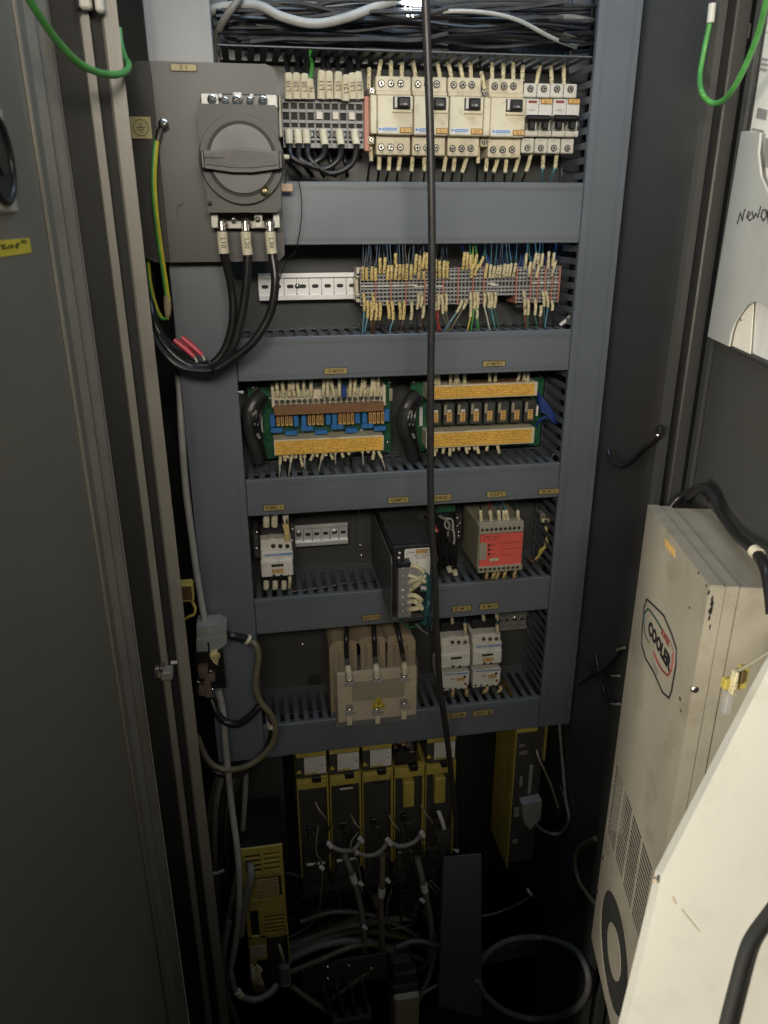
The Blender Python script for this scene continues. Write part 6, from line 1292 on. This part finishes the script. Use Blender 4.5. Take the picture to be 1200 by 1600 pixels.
cb(mb, 0, LU, 0, vv0, -.0015, 0, .0); cb(mb, 0, vu0, vv0, vv1, -.0015, 0); cb(mb, vu1, LU, vv0, vv1, -.0015, 0); cb(mb, 0, LU, vv1, fe0, -.0015, 0)
cb(mb, 0, LU, fe1, H, -.0015, 0)
# panel round the circular fan opening
n_ = 48
for i in range(n_):
    a0_, a1_ = 2 * math.pi * i / n_, 2 * math.pi * (i + 1) / n_
    def rim(a_):
        c_, s_ = math.cos(a_), math.sin(a_); k = min((LU - fcu if c_ > 0 else fcu) / max(abs(c_), 1e-6), (fe1 - fcv if s_ > 0 else fcv - fe0) / max(abs(s_), 1e-6)); return fcu + c_ * k, fcv + s_ * k
    p0, p1 = rim(a0_), rim(a1_)
    pl = [C3(*p0), C3(*p1), C3(fcu + fr * math.cos(a1_), fcv + fr * math.sin(a1_)), C3(fcu + fr * math.cos(a0_), fcv + fr * math.sin(a0_))]
    mb.prism(pl, -cn * .0015)
for sg in ((0, 0), (0, 1), (1, 0), (1, 1)):
    cu_, cv_ = sg[0] * LU, fe1 if sg[1] else fe0
# corners of that ring patch
for uu in (0, LU):
    for vv in (fe0, fe1):
        k = (LU - fcu) if uu else fcu; h_ = (fe1 - fcv); 
        if k > h_: du = h_ * 1.0; cb(mb, uu, fcu + (h_ * .98 if uu else -h_ * .98), fe0 if vv == fe0 else fcv, fcv if vv == fe0 else fe1, -.0014, -.0001)
mb.build('front_panel', m_cooler, t)
# return flanges of the lid
mb = MB(); cb(mb, .0, LU, -.0012, .0, -.014, 0); mb.build('top_flange', m_cooler, t)
mb = MB(); cb(mb, LU, LU + .0012, 0, H, -.016, 0); mb.build('near_flange', m_cooler, t)
mb = MB(); cb(mb, .0, .0015, 0, H, -.030, -.0015); cb(mb, .0015, LU, .0, .0015, -.030, -.0015); cb(mb, LU - .0015, LU, .0015, H, -.030, -.0016); cb(mb, .0015, LU - .0015, H - .0015, H, -.030, -.0016); mb.build('lid_sides', m_cooler, t)
# vent slats
NR, NC = 15, 4
ru = (vu1 - vu0); rv = (vv1 - vv0)
for j in range(NR + 1):
    mb = MB(); v = vv0 + rv * j / NR; cb(mb, vu0, vu1, v - rv / NR * .10, v + rv / NR * .10, -.0016, -.0002); mb.build('vent_slat', m_cooler, t)
for i in range(1, NC):
    mb = MB(); u = vu0 + ru * i / NC; cb(mb, u - .0016, u + .0016, vv0, vv1, -.0014, .0001); mb.build('vent_bar', m_cooler, t)
# fan grille : centre disc, wire rings, spokes
def circ(r0, n=40): return [C3(fcu + r0 * math.cos(2 * math.pi * i / n), fcv + r0 * math.sin(2 * math.pi * i / n), -.0004) for i in range(n)]
MB().prism(circ(.038), -cn * .0012).build('centre_disc', m_cooler, t)
for k in range(22):
    vv = fcv - fr + (k + .5) * 2 * fr / 22; hw = math.sqrt(max(0, fr * fr - (vv - fcv) ** 2)); mb = MB(); cb(mb, fcu - hw, fcu + hw, vv - .0008, vv + .0008, -.004, -.0016); mb.build('fan_slat', m_drive, t)
for u, v in ((.012, fe0 + .01), (LU - .014, fe1 + .0)): screw(t, C3(u, v, .001), .0034, axis=cn)
s1 = CF(936, 1393); screw(t, C3(s1[0], s1[1], .001), .003, axis=cn)
screw(t, PP(1086, 1078, C3(LU + .0015, 0), cu), .0042, axis=cu)
# bracket and orange sticker
mb = MB(); cb(mb, .02, LU + .12, -.022, .01, -LW - .012, -LW, .001); mb.build('mounting_flange', m_cooler, t)
q = [CF(*p) for p in ((1039, 840), (1054, 858), (1055, 872), (1040, 853))]
MB().prism([C3(u, v, .0001) for u, v in q], cn * .0004).build('orange_sticker', m_oranlab, t)
# chipped paint
rnd = random.Random(4)
for (px, py, s_) in ((1107, 926, .0035), (1112, 944, .005), (1110, 955, .006), (1108, 965, .004), (1113, 935, .004), (1109, 980, .003)):
    c = PP(px, py, C3(LU + .0013, 0), cu); mb = MB()
    mb.prism([c + cn * (s_ * .4 * rnd.uniform(.5, 1) * math.cos(a_)) + Vector((0, 0, s_ * rnd.uniform(.5, 1.2) * math.sin(a_))) for a_ in [k * math.pi / 4 for k in range(8)]], cu * .0003); mb.build('paint_chip', m_ink, t)
for (px, py, s_) in ((1092, 895, .004), (1104, 915, .003), (1078, 950, .003), (1063, 1092, .004), (1064, 1110, .003)):
    u, v = CF(px, py); mb = MB(); mb.prism([C3(u + s_ * rnd.uniform(.5, 1.1) * math.cos(a_), v + s_ * .7 * rnd.uniform(.4, 1) * math.sin(a_), .0001) for a_ in [k * math.pi / 4 for k in range(8)]], cn * .0003); mb.build('paint_chip', m_brown, t)
# logo, printed flat on the front panel: u runs toward the camera, v down
rl_ = Matrix((-cu * -1, Vector((0, 0, 1)), cn)).transposed()
def logo_line(pts, r, mm, nm='logo_line', closed=False):
    p = [C3(*CF(*q_), .0004) for q_ in pts]
    if closed: p = p + [p[0]]
    return MB().tube(p, r, 5).build(nm, mm, t)
logo_line([(1011, 936), (1024, 948), (1038, 962), (1050, 990), (1058, 1015), (1057, 1040), (1050, 1080), (1046, 1091), (1036, 1082), (1022, 1050), (1009, 1028), (1003, 1005), (1004, 985), (1007, 950)], .0012, m_ink, 'logo_border', True)
logo_line([(1007, 975), (1008, 958), (1013, 951), (1018, 956), (1026, 968), (1036, 985)], .0013, m_greenink, 'logo_arc')
logo_line([(1022, 1018), (1028, 1034), (1036, 1048), (1044, 1056), (1050, 1046), (1053, 1020)], .0013, m_redink, 'logo_arc')
logo_line([(1007, 976), (1008, 990), (1014, 1004)], .0005, m_ink); logo_line([(1040, 992), (1048, 1003), (1053, 1018)], .0005, m_redink)
Rl = Matrix((cu, Vector((0, 0, 1)), cn)).transposed()
cA = CF(1030, 1008); text('COOLER', C3(cA[0], cA[1], .0008), .0235, m_ink, t, Rl, sx=1.0, bold=.0011)
cA = CF(1040, 996); text('SUPER', C3(cA[0], cA[1], .0008), .0115, m_redink, t, Rl, bold=.0004)
cA = CF(1023, 1043); text('REITTER', C3(cA[0], cA[1], .0008), .009, m_fineprint, t, Rl, bold=.0003)
# cables round the cooler
o = cab('thick black cable with cream band bending over the top of the cooler', [(1075, 775, -.26), (1095, 762, -.28), (1112, 772, -.30), (1128, 805, -.34), (1152, 838, -.40), (1180, 862, -.46), (1196, 890, -.50), (1203, 930, -.52), (1206, 960, -.53)], .0058, m_cable)
q = pix([(1178, 860, -.46), (1186, 867, -.47)]); MB().tube(q, .0068, 12).build('cream_band', m_sleevep, o, smooth=True)
cab('tangled black cable behind the top edge of the cooler', [(1040, 800, -.24), (1058, 780, -.24), (1078, 768, -.25), (1100, 765, -.26), (1112, 782, -.26)], .0050, m_cable)
for i, (p, lab) in enumerate((([(905, 1070, .05), (925, 1055, .0), (945, 1045, -.05), (962, 1028, -.12), (980, 1012, -.2)], 'upper'), ([(915, 1030, .05), (930, 1050, .0), (948, 1054, -.08), (972, 1056, -.2)], 'middle'), ([(930, 1020, .05), (938, 1060, -.02), (948, 1088, -.1), (972, 1100, -.2)], 'lower'))):
    p = p[:-1] + [(p[-1][0] - 6, p[-1][1], -.1)]; o = cab(lab + ' black lead running to the cooler from the dark cabinet', p, .0030, m_cable, 'wire', 'black leads to the cooler', name='wire', wall=True)
    e_ = p[-1]; MB().tube([PX(e_[0] - 10, e_[1] + (4 if i == 0 else 0), WX - .007), PX(e_[0] + 2, e_[1], WX - .007)], .0024, 8).build('pale_tag', m_beige, o)
t = thing('cable_connector', 'yellow cable connector in front of the near side of the cooler', 'connector', P(1150, 1080, -.56))
for k, (x0_, y0_, x1_, y1_, mm, yy) in enumerate(((1133, 1063, 1146, 1079, m_yplast, -.56), (1147, 1052, 1154, 1088, m_sleeve, -.565), (1156, 1044, 1170, 1078, m_yplast, -.56), (1158, 1050, 1166, 1070, m_goldink, -.563), (1134, 1084, 1146, 1118, m_cloudy, -.56))):
    b = R4(x0_, y0_, x1_, y1_, yy); MB().box(b[0], b[1], yy, yy + .008, b[2], b[3], .0015).build('connector_part', mm, t)
cab('thin wires rising behind the near white panel beside the yellow connector', [(1150, 1050, -.56), (1165, 1042, -.56), (1185, 1030, -.56), (1200, 1020, -.56)], .0018, m_beige, 'wire', name='wire')
# ------------------------------------------------------------------ near white panel
YN = -.66
t = thing('near_panel', 'large blurred white painted panel close to the camera at the lower right', 'panel', P(1150, 1590, YN))
NP0 = P(1100, 1400, YN); NPN = Vector((-.10, -.80, .60)).normalized()
def NPt(px, py, off=0): return PP(px, py, NP0 + NPN * off, NPN)
MB().prism([NPt(*q) for q in ((1035, 1365), (1200, 1046), (1330, 800), (1500, 800), (1500, 1700), (955, 1700))], -NPN * .016).build('sheet', m_panelw, t)
MB().tube(smooth_path([NPt(x, y, .003) for x, y in ((1240, 1375), (1205, 1425), (1178, 1462), (1165, 1490), (1150, 1545), (1135, 1605), (1120, 1680))], 6), .0062, 12).build('rubber_edge_seal', m_gasket, t, smooth=True)
mb = MB()
for (xa, ya, xb, yb2, r) in ((1050, 1400, 1055, 1412, .0022), (1064, 1420, 1092, 1455, .0016), (1022, 1372, 1026, 1380, .0024)):
    mb.tube([NPt(xa, ya, -r * .8), NPt(xb, yb2, -r * .8)], r, 8)
mb.build('scuff_mark', m_cardlab, t)

mb = MB(); rnd = random.Random(11)
for i in range(34):
    x = rnd.uniform(475, 712); y = rnd.uniform(1285, 1360); pts = []
    for j in range(6): pts.append((x + rnd.uniform(-10, 10) + (rnd.uniform(-30, 30) if j > 3 else 0), y + j * rnd.uniform(14, 26), -.004 + .008 * j + rnd.uniform(-.006, .006)))
    mb.tube(smooth_path(pix(pts), 5), rnd.uniform(.0012, .0026), 6)
mb.build('wire_bundle', mat('dim_wires', (.06, .055, .045), .4, var=.7, scale=30), smooth=True, label='tangle of dim thin wires at the feet of the servo drives', cat='wires', kind='stuff')

for i, (p, r) in enumerate((([(452, 1520, -.02), (500, 1500, -.02), (555, 1478, -.01), (600, 1478, .0), (660, 1500, .02)], .0052), ([(470, 1440, .03), (520, 1425, .02), (580, 1430, .02), (640, 1455, .03), (690, 1490, .04)], .0046),
        ([(520, 1560, -.02), (560, 1530, -.02), (590, 1500, -.01), (598, 1450, .0), (585, 1400, .02)], .0050), ([(640, 1590, -.02), (655, 1560, -.02), (672, 1520, -.01), (680, 1470, .0), (664, 1420, .02)], .0050),
        ([(455, 1540, -.02), (480, 1560, -.03), (520, 1585, -.03), (560, 1610, -.03)], .0055), ([(620, 1480, -.01), (650, 1470, -.01), (690, 1478, -.01)], .0042))):
    cab(ordn(i + 1) + ' dim grey cable in the tangle under the motor cables', p, r, m_gcable if i % 2 else m_olive, group='dim grey cables tangled under the motor cables')
